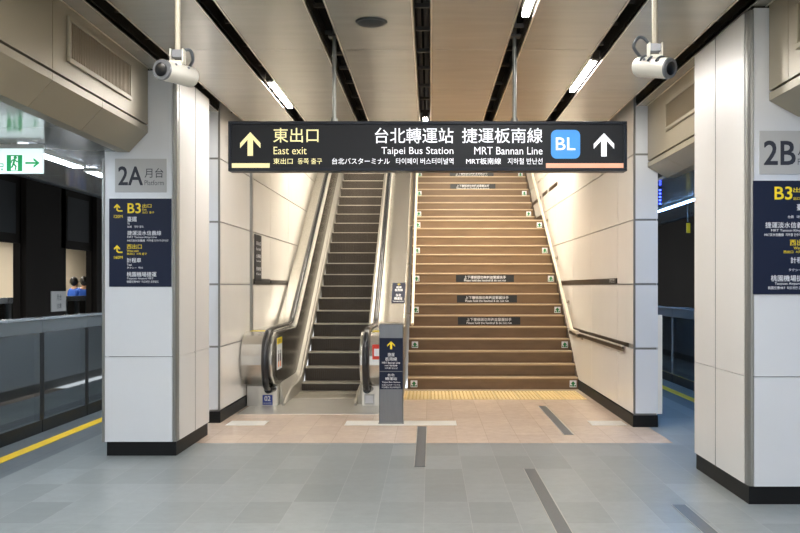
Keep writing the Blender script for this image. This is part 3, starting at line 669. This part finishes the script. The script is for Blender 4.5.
# ------------------------------------------------------------------ sign post
PD = 10.18; p = px(PD); pw0, pw1 = p(379, 0)[0], p(403.2, 0)[0]
t = thing('sign_post', 'grey steel pillar sign between the escalator and the stairs', 'sign', ((pw0 + pw1) / 2, PD + 0.06, 0))
g = MB(); g.box(pw0, pw1, PD, PD + 0.16, 0.0, 1.095, 'post'); g.build('post', t, bevel=0.008)
MB().box(pw0 - 0.006, pw1 + 0.006, PD - 0.006, PD + 0.166, 0.0, 0.012, 'steel_strip').build('foot', t)
fr = wall_frame(PD)
g = MB(); za = p(0, 338)[1]; zb_ = p(0, 371)[1]; slab(g, fr, pw0 + 0.006, pw1 - 0.004, zb_, za, 0.003, 'navy'); sign_texts(g, fr, pw0, pw1, zb_, za, ROW1)
g.build('sign_plate', t)['label'] = 'navy plate with yellow up arrow'
g = MB(); za = p(0, 371.8)[1]; zb_ = p(0, 389.2)[1]; slab(g, fr, pw0 + 0.006, pw1 - 0.004, zb_, za, 0.003, 'navy'); sign_texts(g, fr, pw0, pw1, zb_, za, ROW2)
g.build('sign_plate', t)['label'] = 'lower navy plate with white text'

# ------------------------------------------------------------------ hanging sign
HD = 7.4; p = px(HD); fr = wall_frame(HD)
x0, z1 = p(228.3, 121.3); x1, z0 = p(627, 171)
hs = thing('hanging_sign', 'long charcoal direction sign hanging above the escalator and stairs', 'sign', ((x0 + x1) / 2, HD + 0.06, z0))
g = MB(); g.box(x0 + 0.022, x1 - 0.022, HD + 0.004, HD + 0.12, z0 + 0.022, z1 - 0.022, 'sign_black'); g.build('panel', hs)
g = MB(); T = 0.024
for (a, b, c_, d) in ((x0, x1, z0, z0 + T), (x0, x1, z1 - T, z1), (x0, x0 + T, z0 + T, z1 - T), (x1 - T, x1, z0 + T, z1 - T)): g.box(a, b, HD - 0.008, HD + 0.13, c_, d, 'sign_frame')
g.build('frame', hs, bevel=0.003)
fr = wall_frame(HD + 0.004); D_ = HD
p = px(HD)
def line(s_, l, r_, tp, bt, m, bd):
    g = MB(); ptxt(g, fr, D_, s_, l, r_, tp, bt, m, bold=bd); return g.build('lettering', hs)
for q in (('東出口', 273.3, 318.4, 127.9, 142.4, 'lit_cream', .007), ('East exit', 273.5, 306.6, 146.7, 154.3, 'lit_cream', .004), ('東出口', 273.3, 292.6, 158.2, 164, 'lit_cream', .007), ('동쪽 출구', 297.8, 321.9, 158.2, 164, 'lit_cream', .007)):
    line(*q)['label'] = 'pale yellow East exit lettering'
for q in (('台北轉運站', 375, 453.4, 127.8, 143.2, 'lit_white', .006), ('Taipei Bus Station', 381.3, 453.4, 146.9, 156.2, 'lit_white', .004), ('台北バスターミナル', 332, 389.7, 158, 164.2, 'lit_white', .006), ('타이페이 버스터미널역', 396, 453.4, 158, 164.2, 'lit_white', .006),
          ('捷運板南線', 462, 542.5, 128, 143, 'lit_white', .006), ('MRT Bannan Line', 474.3, 542.5, 146.9, 154.5, 'lit_white', .004), ('MRT板南線', 466.2, 501, 158, 164.2, 'lit_white', .006), ('지하철 반난선', 507.8, 542.5, 158, 164.2, 'lit_white', .006)):
    line(*q)
for (l, r_, tp, bt, m, lb) in ((240, 260.4, 132, 155.8, 'lit_cream', 'pale yellow up arrow'), (593.8, 614.2, 133, 156.4, 'lit_white', 'white up arrow')):
    a0, b1 = p(l, tp); a1, b0 = p(r_, bt); g = MB(); arrow_up(g, fr, a0, a1, b0, b1, m); g.build('arrow', hs)['label'] = lb
g = MB(); prect(g, fr, D_, 231.8, 269.6, 163.2, 167.8, 'lit_cream'); g.build('colour_bar', hs)['label'] = 'pale yellow bar under the left arrow'
g = MB(); prect(g, fr, D_, 546, 623.5, 163.2, 168.2, 'lit_salmon'); g.build('colour_bar', hs)['label'] = 'salmon bar under the right arrow'
g = MB(); a0, b1 = p(551, 129.8); a1, b0 = p(580.2, 158.6); r = 0.045; pts = []
for cx, cz, s0 in ((a1 - r, b1 - r, 0), (a0 + r, b1 - r, 1), (a0 + r, b0 + r, 2), (a1 - r, b0 + r, 3)):
    for i in range(7): an = (s0 + i / 6) * PI / 2; pts.append((cx + r * math.cos(an), cz + r * math.sin(an)))
shape(g, fr, pts, 'lit_blue', 0.002); ptxt(g, fr, D_, 'BL', 556, 575.3, 137.6, 150, 'lit_white', bold=0.008, e=0.004)
g.build('line_badge', hs)['label'] = 'blue rounded badge reading BL'
for xp in (333.5, 515.2):
    X = p(xp, 0)[0]; g = MB(); g.tube([(X, HD + 0.06, z1 - 0.01), (X, HD + 0.06, 3.78)], 0.016, 'steel_strip', 12); g.box(X - 0.045, X + 0.045, HD + 0.02, HD + 0.10, CEIL + 0.06, CEIL + 0.08, 'conduit')
    g.tube([(X, HD + 0.06, z1), (X, HD + 0.06, z1 + 0.03)], 0.03, 'steel_strip', 12); g.build('pole', hs, smooth=True)

# ------------------------------------------------------------------ pillar signs
def hook_arrow(g, fr, a0, a1, b0, b1, m, flip=False, e=0.004):
    w_, h = a1 - a0, b1 - b0
    def q(u, v): return (a0 + (1 - u if flip else u) * w_, b0 + v * h)
    for pts in ([(0.0, .62), (.36, 1.0), (.72, .62), (.72, .5), (.58, .5), (.36, .74), (.14, .5), (0, .5)], [(.28, .8), (.44, .8), (.44, .28), (.28, .40)], [(.28, .42), (.28, .25), (.5, 0.08), (1.0, .08), (1.0, .24), (.56, .24), (.44, .34), (.44, .45)]):
        if len(pts) == 8:
            shape(g, fr, [q(*pts[0]), q(*pts[1]), q(*pts[5]), q(*pts[6]), q(*pts[7])], m, e); shape(g, fr, [q(*pts[1]), q(*pts[2]), q(*pts[3]), q(*pts[4]), q(*pts[5])], m, e)
        else: shape(g, fr, [q(*c_) for c_ in pts], m, e)
SROWS = [  # text, left, right, top, bottom in photo pixels of the left sign, colour
    ('B3', 128, 141, 203.4, 213.2, 'yellow_print', .016), ('出口', 142.8, 151.7, 204, 207.8, 'yellow_print', .012), ('Exit', 142.8, 147, 208.6, 210.6, 'yellow_print', .006), ('出口  출구', 142.8, 154.4, 211.4, 213.6, 'yellow_print', .006),
    ('臺鐵', 127.6, 137, 216.7, 221.7, 'white_print', .007), ('TR', 127.6, 130, 222.8, 224.6, 'white_print', .006), ('台鉄   대만 철도', 127.6, 144, 225.6, 227.8, 'white_print', .006),
    ('捷運淡水信義線', 127.6, 161.5, 230.8, 235.4, 'white_print', .007), ('MRT Tamsui-Xinyi Line', 127.6, 157, 236.3, 238.7, 'white_print', .006), ('MRT淡水信義線  지하철 단수이신이선', 127.6, 168.5, 239.4, 241.8, 'white_print', .006),
    ('西出口', 127.2, 142, 244.3, 249, 'yellow_print', .007), ('West exit', 127.2, 139, 249.8, 252, 'yellow_print', .006), ('西出口  서쪽 출구', 127.2, 147, 252.8, 255, 'yellow_print', .006),
    ('計程車', 127.2, 141.4, 258, 262.7, 'white_print', .007), ('Taxi', 127.2, 132, 263.8, 265.8, 'white_print', .006), ('タクシー  택시', 127.2, 143, 266.8, 269, 'white_print', .006),
    ('桃園機場捷運', 127.2, 156.7, 272, 276.8, 'white_print', .007), ('Taoyuan Airport MRT', 127.2, 153.8, 277.6, 279.9, 'white_print', .006), ('桃園空港MRT  타오위안 공항철도', 127.2, 159, 280.6, 283, 'white_print', .006)]
def pillar_sign(D, X0, ztop, mirror, label):
    """navy directory; lefthand layout measured at 112.9 px per metre"""
    k = 8.235 / F; W, H = 62.3 * k, 88.2 * k
    t = thing('directory_sign', label, 'sign', (X0 + W / 2, D, ztop - H))
    fr = wall_frame(D); g = MB(); slab(g, fr, X0, X0 + W, ztop - H, ztop, 0.012, 'navy'); g.build('panel', t, bevel=0.003)
    fr = wall_frame(D - 0.012); wy = MB()
    A = lambda x: X0 + (x - 109.3) * k; Z = lambda y: ztop - (y - 198.6) * k
    for i_, (s_, l, r_, tp, bt, m, bd) in enumerate(SROWS):
        if i_ in (0, 4, 7, 10, 13, 16): wy = MB()
        if mirror:                                                             # right-aligned copy with the arrows on the other side
            e_ = {'B3': (126.0, 139.5), '出口': (140.5, 152.6), 'Exit': (148.5, 152.6), '出口  출구': (140.5, 152.6)}.get(s_)
            if e_: l, r_ = e_
            else: l, r_ = 152.6 - (r_ - l), 152.6
            if tp > 239 and tp < 240: l = 118.0
        txt(wy, fr, s_, A(l), A(r_), Z(bt), Z(tp), m, e=0.001, bold=bd)
        if i_ in (3, 6, 9, 12, 15, 18): wy.build('lettering', t)['label'] = ('yellow' if m == 'yellow_print' else 'white') + ' lettering for one destination'
    ar = [(114.3, 122.8) if not mirror else (156.5, 166.0)][0]
    for y0, y1, s_, q0, q1 in ((203.8, 212.4, '120M', 215, 218), (245, 253.8, '160M', 256, 259)):
        wy = MB(); hook_arrow(wy, fr, A(ar[0]), A(ar[1]), Z(y1), Z(y0), 'yellow_print', mirror, e=0.001); txt(wy, fr, s_, A(ar[0]), A(ar[1]), Z(q1), Z(q0), 'yellow_print', e=0.001); wy.build('arrow', t)['label'] = 'yellow bent arrow with its distance'
def platform_plate(D, X0, ztop, ch, label):
    k = 8.235 / F; W, H = 51.8 * k, 33.7 * k
    t = thing('platform_plate', label, 'sign', (X0 + W / 2, D, ztop - H))
    fr = wall_frame(D); g = MB(); slab(g, fr, X0, X0 + W, ztop - H, ztop, 0.008, 'plate_grey'); g.build('panel', t, bevel=0.002)
    fr = wall_frame(D - 0.008); q = MB(); A = lambda x: X0 + (x - 115) * k; Z = lambda y: ztop - (y - 158.7) * k
    txt(q, fr, ch, A(118.6), A(142.8), Z(185), Z(166.7), 'ink', e=0.001, bold=0.016); txt(q, fr, '月台', A(144.7), A(163.5), Z(177.8), Z(168.2), 'ink', e=0.001, bold=0.004)
    txt(q, fr, 'Platform', A(144.7), A(164), Z(185.3), Z(180.3), 'ink_grey', e=0.001, bold=0.004); q.build('lettering', t)
p = px(8.245)
pillar_sign(8.25, p(109.3, 0)[0], p(0, 198.6)[1], False, 'navy directory sign on the left pillar')
platform_plate(8.25, p(115, 0)[0], p(0, 158.7)[1], '2A', 'grey platform plate reading 2A on the left pillar')
p = px(6.395)
pillar_sign(6.4, p(752.8, 0)[0], p(0, 180.7)[1], True, 'navy directory sign on the right pillar')
platform_plate(6.4, p(759.3, 0)[0], p(0, 130.8)[1], '2B', 'grey platform plate reading 2B on the right pillar')

# ------------------------------------------------------------------ exit sign over the left platform
ED = 7.75; p = px(ED); a1, z1 = p(42.5, 148.5); _, z0 = p(42.5, 173.4); a0 = a1 - 0.72
t = thing('exit_sign', 'lit green and white exit sign hanging over the left platform', 'sign', ((a0 + a1) / 2, ED + 0.04, z0))
MB().box(a0, a1, ED, ED + 0.035, z0, z1, 'lit_exit').build('light_box', t, bevel=0.004)
g = MB(); g.box(a0, a1 + 0.002, ED - 0.002, ED + 0.037, z1, z1 + 0.035, 'lamp_case'); g.box(a0 + 0.2, a0 + 0.24, ED + 0.008, ED + 0.03, z1 + 0.035, 2.70, 'lamp_case'); g.box(a1 - 0.27, a1 - 0.23, ED + 0.008, ED + 0.03, z1 + 0.035, 2.70, 'lamp_case'); g.build('top_rail', t)
fr = wall_frame(ED); g = MB(); P2 = lambda x, y: p(x, y)
x0_, zt = P2(6.8, 155); x1_, zb2 = P2(22.4, 171.2); rect(g, fr, x0_, x1_, zb2, zt, 'lit_green')
u = lambda a, b: (x0_ + (x1_ - x0_) * a, zb2 + (zt - zb2) * b)
man = MB()
rect(man, fr, *[u(.28, 0)[0], u(.72, 0)[0]], u(0, .04)[1], u(0, .93)[1], 'lit_exit', 0.003)
c0 = u(.56, .84); rr = 0.014; shape(man, fr, [(c0[0] + rr * math.cos(i * PI / 6), c0[1] + rr * math.sin(i * PI / 6)) for i in range(12)], 'lit_green', 0.005)
for seg, wd in (((.52, .74, .44, .45), .017), ((.44, .46, .60, .30), .013), ((.60, .30, .56, .10), .011), ((.44, .46, .36, .26), .013), ((.36, .26, .22, .22), .011), ((.52, .72, .66, .58), .010), ((.66, .58, .76, .62), .009), ((.50, .72, .34, .66), .010), ((.34, .66, .30, .52), .009)):
    A_, B_ = Vector(u(seg[0], seg[1])), Vector(u(seg[2], seg[3])); d_ = (B_ - A_).normalized(); nrm = Vector((-d_.y, d_.x)) * wd * 0.5; A_ = A_ - d_ * 0.003; B_ = B_ + d_ * 0.003
    shape(man, fr, [tuple(A_ + nrm), tuple(A_ - nrm), tuple(B_ - nrm), tuple(B_ + nrm)], 'lit_green', 0.005)
man.build('running_figure', t)['label'] = 'green running figure in a white doorway'
yc = P2(0, 163)[1]; xa, xb = P2(25.4, 0)[0], P2(39.8, 0)[0]
rect(g, fr, xa, xb - 0.02, yc - 0.008, yc + 0.008, 'lit_green')
shape(g, fr, [(xb, yc), (xb - 0.052, yc + 0.042), (xb - 0.052, yc + 0.021), (xb - 0.025, yc)], 'lit_green'); shape(g, fr, [(xb, yc), (xb - 0.025, yc), (xb - 0.052, yc - 0.021), (xb - 0.052, yc - 0.042)], 'lit_green')
xa, xb = P2(-4, 0)[0], P2(3.6, 0)[0]; zz0, zz1 = P2(0, 167)[1], P2(0, 163.5)[1]
for q0, q1, r0, r1 in ((xa, xb, zz1 - 0.006, zz1), (xa, xb, zz0, zz0 + 0.006), (xb - 0.006, xb, zz0, zz1)): rect(g, fr, q0, q1, r0, r1, 'lit_green')
shape(g, fr, [P2(1, 168.6), P2(3.2, 168.6), P2(2.1, 171)], 'lit_green')
g.build('pictogram', t)['label'] = 'green arrow and door field'

# ------------------------------------------------------------------ surveillance cameras, speaker
def spline(pts, n=6):
    P_ = [Vector(q) for q in pts]; P_ = [P_[0]] + P_ + [P_[-1]]; out = []
    for i in range(1, len(P_) - 2):
        for j in range(n):
            t_ = j / n; a, b, c_, d = P_[i - 1:i + 3]
            out.append(0.5 * (2 * b + (c_ - a) * t_ + (2 * a - 5 * b + 4 * c_ - d) * t_ ** 2 + (3 * b - a - 3 * c_ + d) * t_ ** 3))
    return out + [P_[-2]]
def cctv(front, rear, pole_x, pole_y, label, straps):
    f_, r_ = Vector(front), Vector(rear); ax = (f_ - r_).normalized(); R = 0.056
    t = thing('surveillance_camera', label, 'camera', tuple((f_ + r_) / 2), 'surveillance cameras on ceiling poles')
    b = MB(); b.tube([r_, r_ + ax * 0.012, f_ - ax * 0.02, f_], [R * 0.86, R, R, R], 'cam_white', 28); body = b.build('housing', t, smooth=True)
    b = MB(); b.tube([f_ - ax * 0.002, f_ + ax * 0.012], [R * 1.02, R * 0.96], 'cam_grey', 28); b.build('front_ring', t, smooth=True)
    b = MB(); b.tube([f_ + ax * 0.006, f_ + ax * 0.016, f_ + ax * 0.02], [R * 0.66, R * 0.66, R * 0.5], 'cam_glass', 24); b.build('lens', t, smooth=True)
    up = Vector((0, 0, 1)); rt = ax.cross(up).normalized(); v_ = rt.cross(ax)
    for s_ in (0.35, 0.78):                                                     # clips / latches
        for sd in (-1, 1):
            c_ = r_ + (f_ - r_) * s_ + rt * (R * 0.8 * sd) + v_ * (R * 0.62); MB().sphere(c_, 0.008, 'cam_grey', 8, 6).build('latch', t)
    if straps:
        for s_ in (0.25, 0.5, 0.75):
            c_ = r_ + (f_ - r_) * s_; arc = [c_ + (rt * math.cos(a) + v_ * math.sin(a)) * (R + 0.003) for a in [PI * 0.15 + i * PI * 0.7 / 10 for i in range(11)]]
            q = MB(); q.tube(arc, 0.007, 'cable', 8); q.build('strap', t)
    m_ = (f_ + r_) / 2; top = m_ + v_ * R; bx = Vector((pole_x, pole_y, 0)); zt = top.z
    b = MB(); b.box(pole_x - 0.028, pole_x + 0.028, pole_y - 0.03, pole_y + 0.03, zt - 0.02, zt + 0.012, 'cam_white')
    b.box(pole_x - 0.038, pole_x - 0.030, pole_y - 0.03, pole_y + 0.03, zt, zt + 0.078, 'cam_white'); b.box(pole_x + 0.030, pole_x + 0.038, pole_y - 0.03, pole_y + 0.03, zt, zt + 0.078, 'cam_white')
    b.box(pole_x - 0.030, pole_x + 0.030, pole_y - 0.02, pole_y + 0.02, zt + 0.03, zt + 0.074, 'cam_grey'); b.build('bracket', t, bevel=0.003)
    b = MB(); b.tube([(pole_x, pole_y, zt + 0.07), (pole_x, pole_y, CEIL)], 0.0155, 'cream_pole', 14); b.tube([(pole_x, pole_y, CEIL - 0.015), (pole_x, pole_y, CEIL)], 0.05, 'cream_pole', 16); b.build('pole', t, smooth=True)
    b = MB(); s_ = -1 if straps else 1
    b.tube(spline([(pole_x + s_ * 0.02, pole_y + 0.02, zt + 0.07), (pole_x + s_ * 0.05, pole_y + 0.03, zt + 0.11), (pole_x + s_ * 0.085, pole_y + 0.03, zt + 0.115) , (pole_x + s_ * 0.11, pole_y + 0.02, zt + 0.06), tuple(r_ + v_ * R * 0.8 + ax * 0.02 + Vector((0, 0, 0.0)))] if straps else
           [(pole_x + 0.02, pole_y + 0.03, zt + 0.06), (pole_x + 0.035, pole_y + 0.04, zt + 0.085), (pole_x + 0.06, pole_y + 0.05, zt + 0.08), (pole_x + 0.068, pole_y + 0.06, zt + 0.03), tuple(r_ + v_ * R * 0.8 + ax * 0.03)]), 0.009, 'cable', 8); b.build('cable', t, smooth=True)
cctv((-1.438, 5.0, 2.668), (-1.348, 5.26, 2.685), -1.392, 5.13, 'white surveillance camera on a ceiling pole in front of the left pillar', False)
cctv((1.285, 5.0, 2.676), (1.150, 5.16, 2.722), 1.228, 5.08, 'white surveillance camera with black straps on a ceiling pole near the right pillar', True)
g = MB(); cx, cy = (371.5 - VX) / (VY - 22) * 1.94, 6.8
t = thing('ceiling_speaker', 'round dark ceiling speaker in the panel left of the middle slot', 'speaker', (cx, cy, CEIL - 0.03))
g.tube([(cx, cy, CEIL), (cx, cy, CEIL - 0.012)], [0.118, 0.112], 'speaker', 32); g.build('rim', t, smooth=True)
g = MB(); g.tube([(cx, cy, CEIL - 0.012), (cx, cy, CEIL - 0.022), (cx, cy, CEIL - 0.030), (cx, cy, CEIL - 0.034)], [0.10, 0.085, 0.055, 0.015], 'speaker', 32); g.build('grille', t, smooth=True)

# ------------------------------------------------------------------ platform gates
def gate(side, x, y0, y1, label):
    """side +1: right platform. Half-height gate unit; the platform face looks at -side"""
    t = thing('platform_gate', label, 'platform gate', (x, (y0 + y1) / 2, 0), 'half height platform gates')
    a, b = x - 0.06, x + 0.06; f0, f1 = y0 + 0.004, y1 - 0.004
    MB().box(a, b, f0, f1, 1.03, 1.16, 'gate_top').build('header', t, bevel=0.006)
    MB().box(a - 0.01, b + 0.01, f0, f1, 1.16, 1.185, 'gate_rim').build('top_rim', t, bevel=0.004)
    MB().box(a, b, f0, f1, 0.0, 0.13, 'gate_dark').build('kick_panel', t, bevel=0.004)
    for yy in (f0, f1 - 0.05): MB().box(a + 0.005, b - 0.005, yy, yy + 0.05, 0.13, 1.03, 'gate_dark' if side < 0 else 'gate_rim').build('post', t)
    MB().box(x - 0.05 * side - 0.006, x - 0.05 * side + 0.006, f0 + 0.05, f1 - 0.05, 0.13, 1.03, 'glass').build('glass_pane', t)
    MB().box(x - 0.02 + side * 0.04, x + 0.02 + side * 0.04, f0 + 0.05, f1 - 0.05, 0.90, 0.97, 'gate_dark').build('cross_bar', t)
LG = {8.35: 'glazed platform gate at the left picture edge', 9.6: 'glazed platform gate between the picture edge and the left pillar', 10.85: 'glazed platform gate half hidden by the left pillar'}
for i in range(-2, 9):
    y0 = 8.35 + 1.25 * i; gate(-1, -4.06, y0, y0 + 1.25, next((v for k_, v in LG.items() if abs(k_ - y0) < 0.01), 'glazed platform gate along the left platform outside the view'))
RG = {13.0: 'glazed platform gate seen beside the right pillar, nearer one', 14.6: 'glazed platform gate seen in the gap beside the right pillar, middle one', 16.2: 'glazed platform gate at the edge of the right stair wall'}
for i in range(-3, 4):
    y0 = 13.0 + 1.6 * i; gate(1, 3.86, y0, y0 + 1.6, next((v for k_, v in RG.items() if abs(k_ - y0) < 0.01), 'glazed platform gate along the right platform outside the view'))

# ------------------------------------------------------------------ tracks, dividing wall, far platform
struct(MB().box(-8.6, -4.15, YB, 34, -1.2, -1.1, 'track'), 'floor_track', 'dark track bed beyond the left gates', 'track bed')
struct(MB().box(3.95, 7.4, YB, 34, -1.2, -1.1, 'track'), 'floor_track', 'dark track bed beyond the right gates', 'track bed')
g = MB()
g.box(-6.3, -6.2, YB, 34, 2.16, 5.0, 'dark_wall'); g.box(-6.3, -6.2, YB, 34, -1.1, -0.3, 'dark_wall')
for (a, b) in ((YB, 10.8), (11.8, 13.2), (14.05, 15.84), (17.03, 19.5), (20.4, 22.5), (23.4, 34)):
    g.box(-6.3, -6.2, a, b, -1.1, 5.0, 'dark_wall'); g.box(-6.2, -6.12, a + 0.05, b - 0.4, -1.1, 5.0, 'dark_wall')
for (a, b) in ((13.2, 14.05), (15.84, 17.03)): g.box(-6.2, -6.19, a + 0.05, b - 0.15, 2.3, 3.05, 'dark_recess')
struct(g, 'wall_track', 'dark brown wall with openings between the tracks on the left', 'wall')
struct(MB().box(-8.6, -4.39, YB, 34, 5.0, 5.1, 'void'), 'ceiling_track', 'black ceiling above the left track', 'ceiling')
struct(MB().box(4.33, 7.4, YB, 34, 4.0, 4.1, 'void'), 'ceiling_track', 'black ceiling above the right track', 'ceiling')
struct(MB().box(7.0, 7.4, YB, 34, -1.1, 4.0, 'dark_wall'), 'wall_track_right', 'dark wall beyond the right track', 'wall')
struct(MB().box(-14, -2.46, 34, 34.3, -1.2, 5.0, 'dark_wall'), 'wall_far_left', 'dark end wall beyond the left track', 'wall')
struct(MB().box(2.5, 7.4, 34, 34.3, -1.2, 5.0, 'dark_wall'), 'wall_far_right', 'dark end wall beyond the right track', 'wall')
struct(MB().box(-12, -8.6, 8, 34, -0.12, 0.0, 'floor_grey'), 'floor_far', 'far platform floor across the tracks', 'floor')
struct(MB().box(-12.2, -12, 8, 34, 0, 4.0, 'far_wall'), 'wall_far_platform', 'cream wall of the far platform', 'wall')
struct(MB().prism([(-12, 3.2), (-8.4, 2.75), (-8.4, 2.9), (-12, 3.4)], 'y', 8, 34, 'far_ceil'), 'ceiling_far', 'lit ceiling of the far platform', 'ceiling')
for y0 in (12.0, 16.0, 20.0, 24.0, 28.0):
    tube_lamp(-10.3, y0, y0 + 2.8, 2.86, 'tube lamp over the far platform seen through the dark openings', 'lamp_far', 0.12)
for (y0, lb) in ((15.5, 'far platform gate out of view'), (18.5, 'steel topped gate of the far platform in the leftmost opening'), (21.5, 'steel topped gate of the far platform in front of the people'), (24.5, 'far platform gate hidden by the dark wall')):
    t = thing('far_platform_gate', lb, 'platform gate', (-8.75, y0 + 1.5, 0), 'gates of the far platform')
    MB().box(-8.8, -8.7, y0, y0 + 2.98, 1.16, 1.28, 'gate_rim').build('header', t); MB().box(-8.8, -8.7, y0, y0 + 2.98, 0, 0.2, 'gate_dark').build('kick_panel', t)
    for yy in (y0, y0 + 0.75, y0 + 1.5, y0 + 2.25, y0 + 2.88): MB().box(-8.79, -8.71, yy, yy + 0.1, 0.2, 1.16, 'gate_top').build('post', t)
    MB().box(-8.756, -8.744, y0, y0 + 2.98, 0.2, 1.16, 'glass').build('glass_pane', t)
# notice on the dark pier
t = thing('notice', 'grey notice with small print on the dark pier across the left track', 'notice', (-6.11, 15.3, 1.0))
g = MB(); yA, yB_ = 930 * 6.11 / (430 - 51.3), 930 * 6.11 / (430 - 65.8); g.box(-6.122, -6.105, yA, yB_, 1.10, 1.43, 'plate_grey'); g.build('board', t)
fr = Frame((-6.105, 0, 0), (0, 1, 0), (0, 0, 1)); g = MB(); txt(g, fr, '月台', yA + 0.2, yB_ - 0.2, 1.28, 1.38, 'ink', e=0.002); txt(g, fr, '注意', yA + 0.2, yB_ - 0.2, 1.15, 1.23, 'ink', e=0.002); g.build('lettering', t)
# blue indicator dots and a yellow flap sign on the right platform
t = thing('indicator_strip', 'strip of small blue lights under the right platform ceiling', 'light', (2.72, 11.0, 2.5))
MB().box(2.70, 2.74, 11.0, 11.05, 2.45, 2.68, 'gate_dark').build('bar', t)
for i in range(5): MB().box(2.708, 2.732, 10.99, 11.0, 2.635 - i * 0.04, 2.655 - i * 0.04, 'led_blue').build('blue_light', t)
t = thing('hanging_plate', 'small yellow plate hanging over the right platform edge', 'sign', (3.72, 13.4, 2.35))
MB().box(3.70, 3.75, 13.4, 13.43, 2.28, 2.42, 'dim_yellow').build('panel', t); MB().tube([(3.72, 13.415, 2.44), (3.72, 13.415, 2.68)], 0.008, 'conduit', 8).build('rod', t)

# ------------------------------------------------------------------ people on the far platform
def skin_mesh(joints, bones, name, m, parent, org, subdiv=2):
    me = bpy.data.meshes.new('sk'); names = list(joints); me.from_pydata([joints[n][:3] for n in names], [(names.index(a), names.index(b)) for a, b in bones], [])
    ob = bpy.data.objects.new('sk', me); COL.objects.link(ob)
    sk = ob.modifiers.new('skin', 'SKIN'); sk.use_smooth_shade = True
    for i, n in enumerate(names): r = joints[n][3]; me.skin_vertices[0].data[i].radius = (r, joints[n][4] if len(joints[n]) > 4 else r)
    me.skin_vertices[0].data[0].use_root = True
    sb = ob.modifiers.new('sub', 'SUBSURF'); sb.levels = subdiv; sb.render_levels = subdiv
    dg = bpy.context.evaluated_depsgraph_get(); dg.update(); out = bpy.data.meshes.new_from_object(ob.evaluated_get(dg)); out.name = name
    bpy.data.objects.remove(ob); bpy.data.meshes.remove(me)
    out.materials.clear(); out.materials.append(M[m]); o = bpy.data.objects.new(name, out); COL.objects.link(o); o.parent = parent
    return o
def person(x, y, rz, label, shirt):
    t = thing('person', label, 'person', (x, y, 0), 'people on the far platform'); t.rotation_euler = (0, 0, rz)
    J = {'pelvis': (0, 0, .95, .15, .11), 'waist': (0, 0, 1.08, .135, .10), 'chest': (0, 0, 1.28, .16, .11), 'neckb': (0, .0, 1.45, .075, .065), 'neck': (0, -.01, 1.50, .05, .05), 'jaw': (0, -.03, 1.57, .065, .075), 'head': (0, -.015, 1.65, .078, .095), 'crown': (0, 0, 1.71, .06, .07)}
    Bn = [('pelvis', 'waist'), ('waist', 'chest'), ('chest', 'neckb'), ('neckb', 'neck'), ('neck', 'jaw'), ('jaw', 'head'), ('head', 'crown')]
    for s_, n in ((-1, 'a'), (1, 'b')):
        J.update({'sh' + n: (s_ * .17, 0, 1.41, .06), 'el' + n: (s_ * .23, .02, 1.13, .043), 'wr' + n: (s_ * .22, -.1, .92, .03), 'hd' + n: (s_ * .215, -.13, .86, .035, .018), 'fi' + n: (s_ * .21, -.15, .79, .022, .012),
                  'hp' + n: (s_ * .09, 0, .87, .09), 'kn' + n: (s_ * .1, -.01, .49, .06), 'an' + n: (s_ * .105, .02, .09, .04), 'to' + n: (s_ * .115, -.13, .04, .035)})
        Bn += [('neckb', 'sh' + n), ('sh' + n, 'el' + n), ('el' + n, 'wr' + n), ('wr' + n, 'hd' + n), ('hd' + n, 'fi' + n), ('pelvis', 'hp' + n), ('hp' + n, 'kn' + n), ('kn' + n, 'an' + n), ('an' + n, 'to' + n)]
    skin_mesh(J, Bn, 'body', 'skin', t, None)
    g_ = 1.16
    K = {k_: J[k_][:3] + tuple(r * g_ for r in J[k_][3:]) for k_ in ('waist', 'pelvis', 'chest', 'neckb', 'sha', 'shb')}
    for n, s_ in (('a', -1), ('b', 1)): K['el' + n] = (s_ * .205, .012, 1.22, .062)
    K['neckb'] = (0, 0, 1.42, .10, .08)
    skin_mesh(K, [('waist', 'pelvis'), ('waist', 'chest'), ('chest', 'neckb'), ('neckb', 'sha'), ('sha', 'ela'), ('neckb', 'shb'), ('shb', 'elb')], 'shirt', shirt, t, None)
    K = {k_: J[k_][:3] + tuple(r * 1.15 for r in J[k_][3:]) for k_ in ('pelvis', 'hpa', 'hpb', 'kna', 'knb', 'ana', 'anb')}
    skin_mesh(K, [('pelvis', 'hpa'), ('hpa', 'kna'), ('kna', 'ana'), ('pelvis', 'hpb'), ('hpb', 'knb'), ('knb', 'anb')], 'trousers', 'trouser', t, None)
    def local(mb, name):
        o = mb.build(name, smooth=True); o.parent = t; return o
    hgt = MB(); hgt.sphere((0, .035, 1.655), .118, 'hair', 16, 10, (0.86, 0.95, 1.08)); local(hgt, 'hair')
    for s_ in (-.03, .03): fc = MB(); fc.sphere((s_, -.113, 1.645), .011, 'ink', 8, 6); local(fc, 'eye')
    nm = MB(); nm.sphere((0, -.118, 1.615), .014, 'skin', 8, 6, (0.8, 1, 1.3)); local(nm, 'nose')
    for s_ in (-1, 1):
        sh = MB(); sh.sphere((s_ * .112, -.06, .045), .1, 'shoe', 12, 8, (.5, 1.25, .45)); local(sh, 'shoe')
person(-9.62, 25.2, 2.7, 'person in blue further left on the far platform', 'shirt_blue')
person(-9.15, 24.6, 3.5, 'second person in blue, the one further right on the far platform', 'shirt_blue')
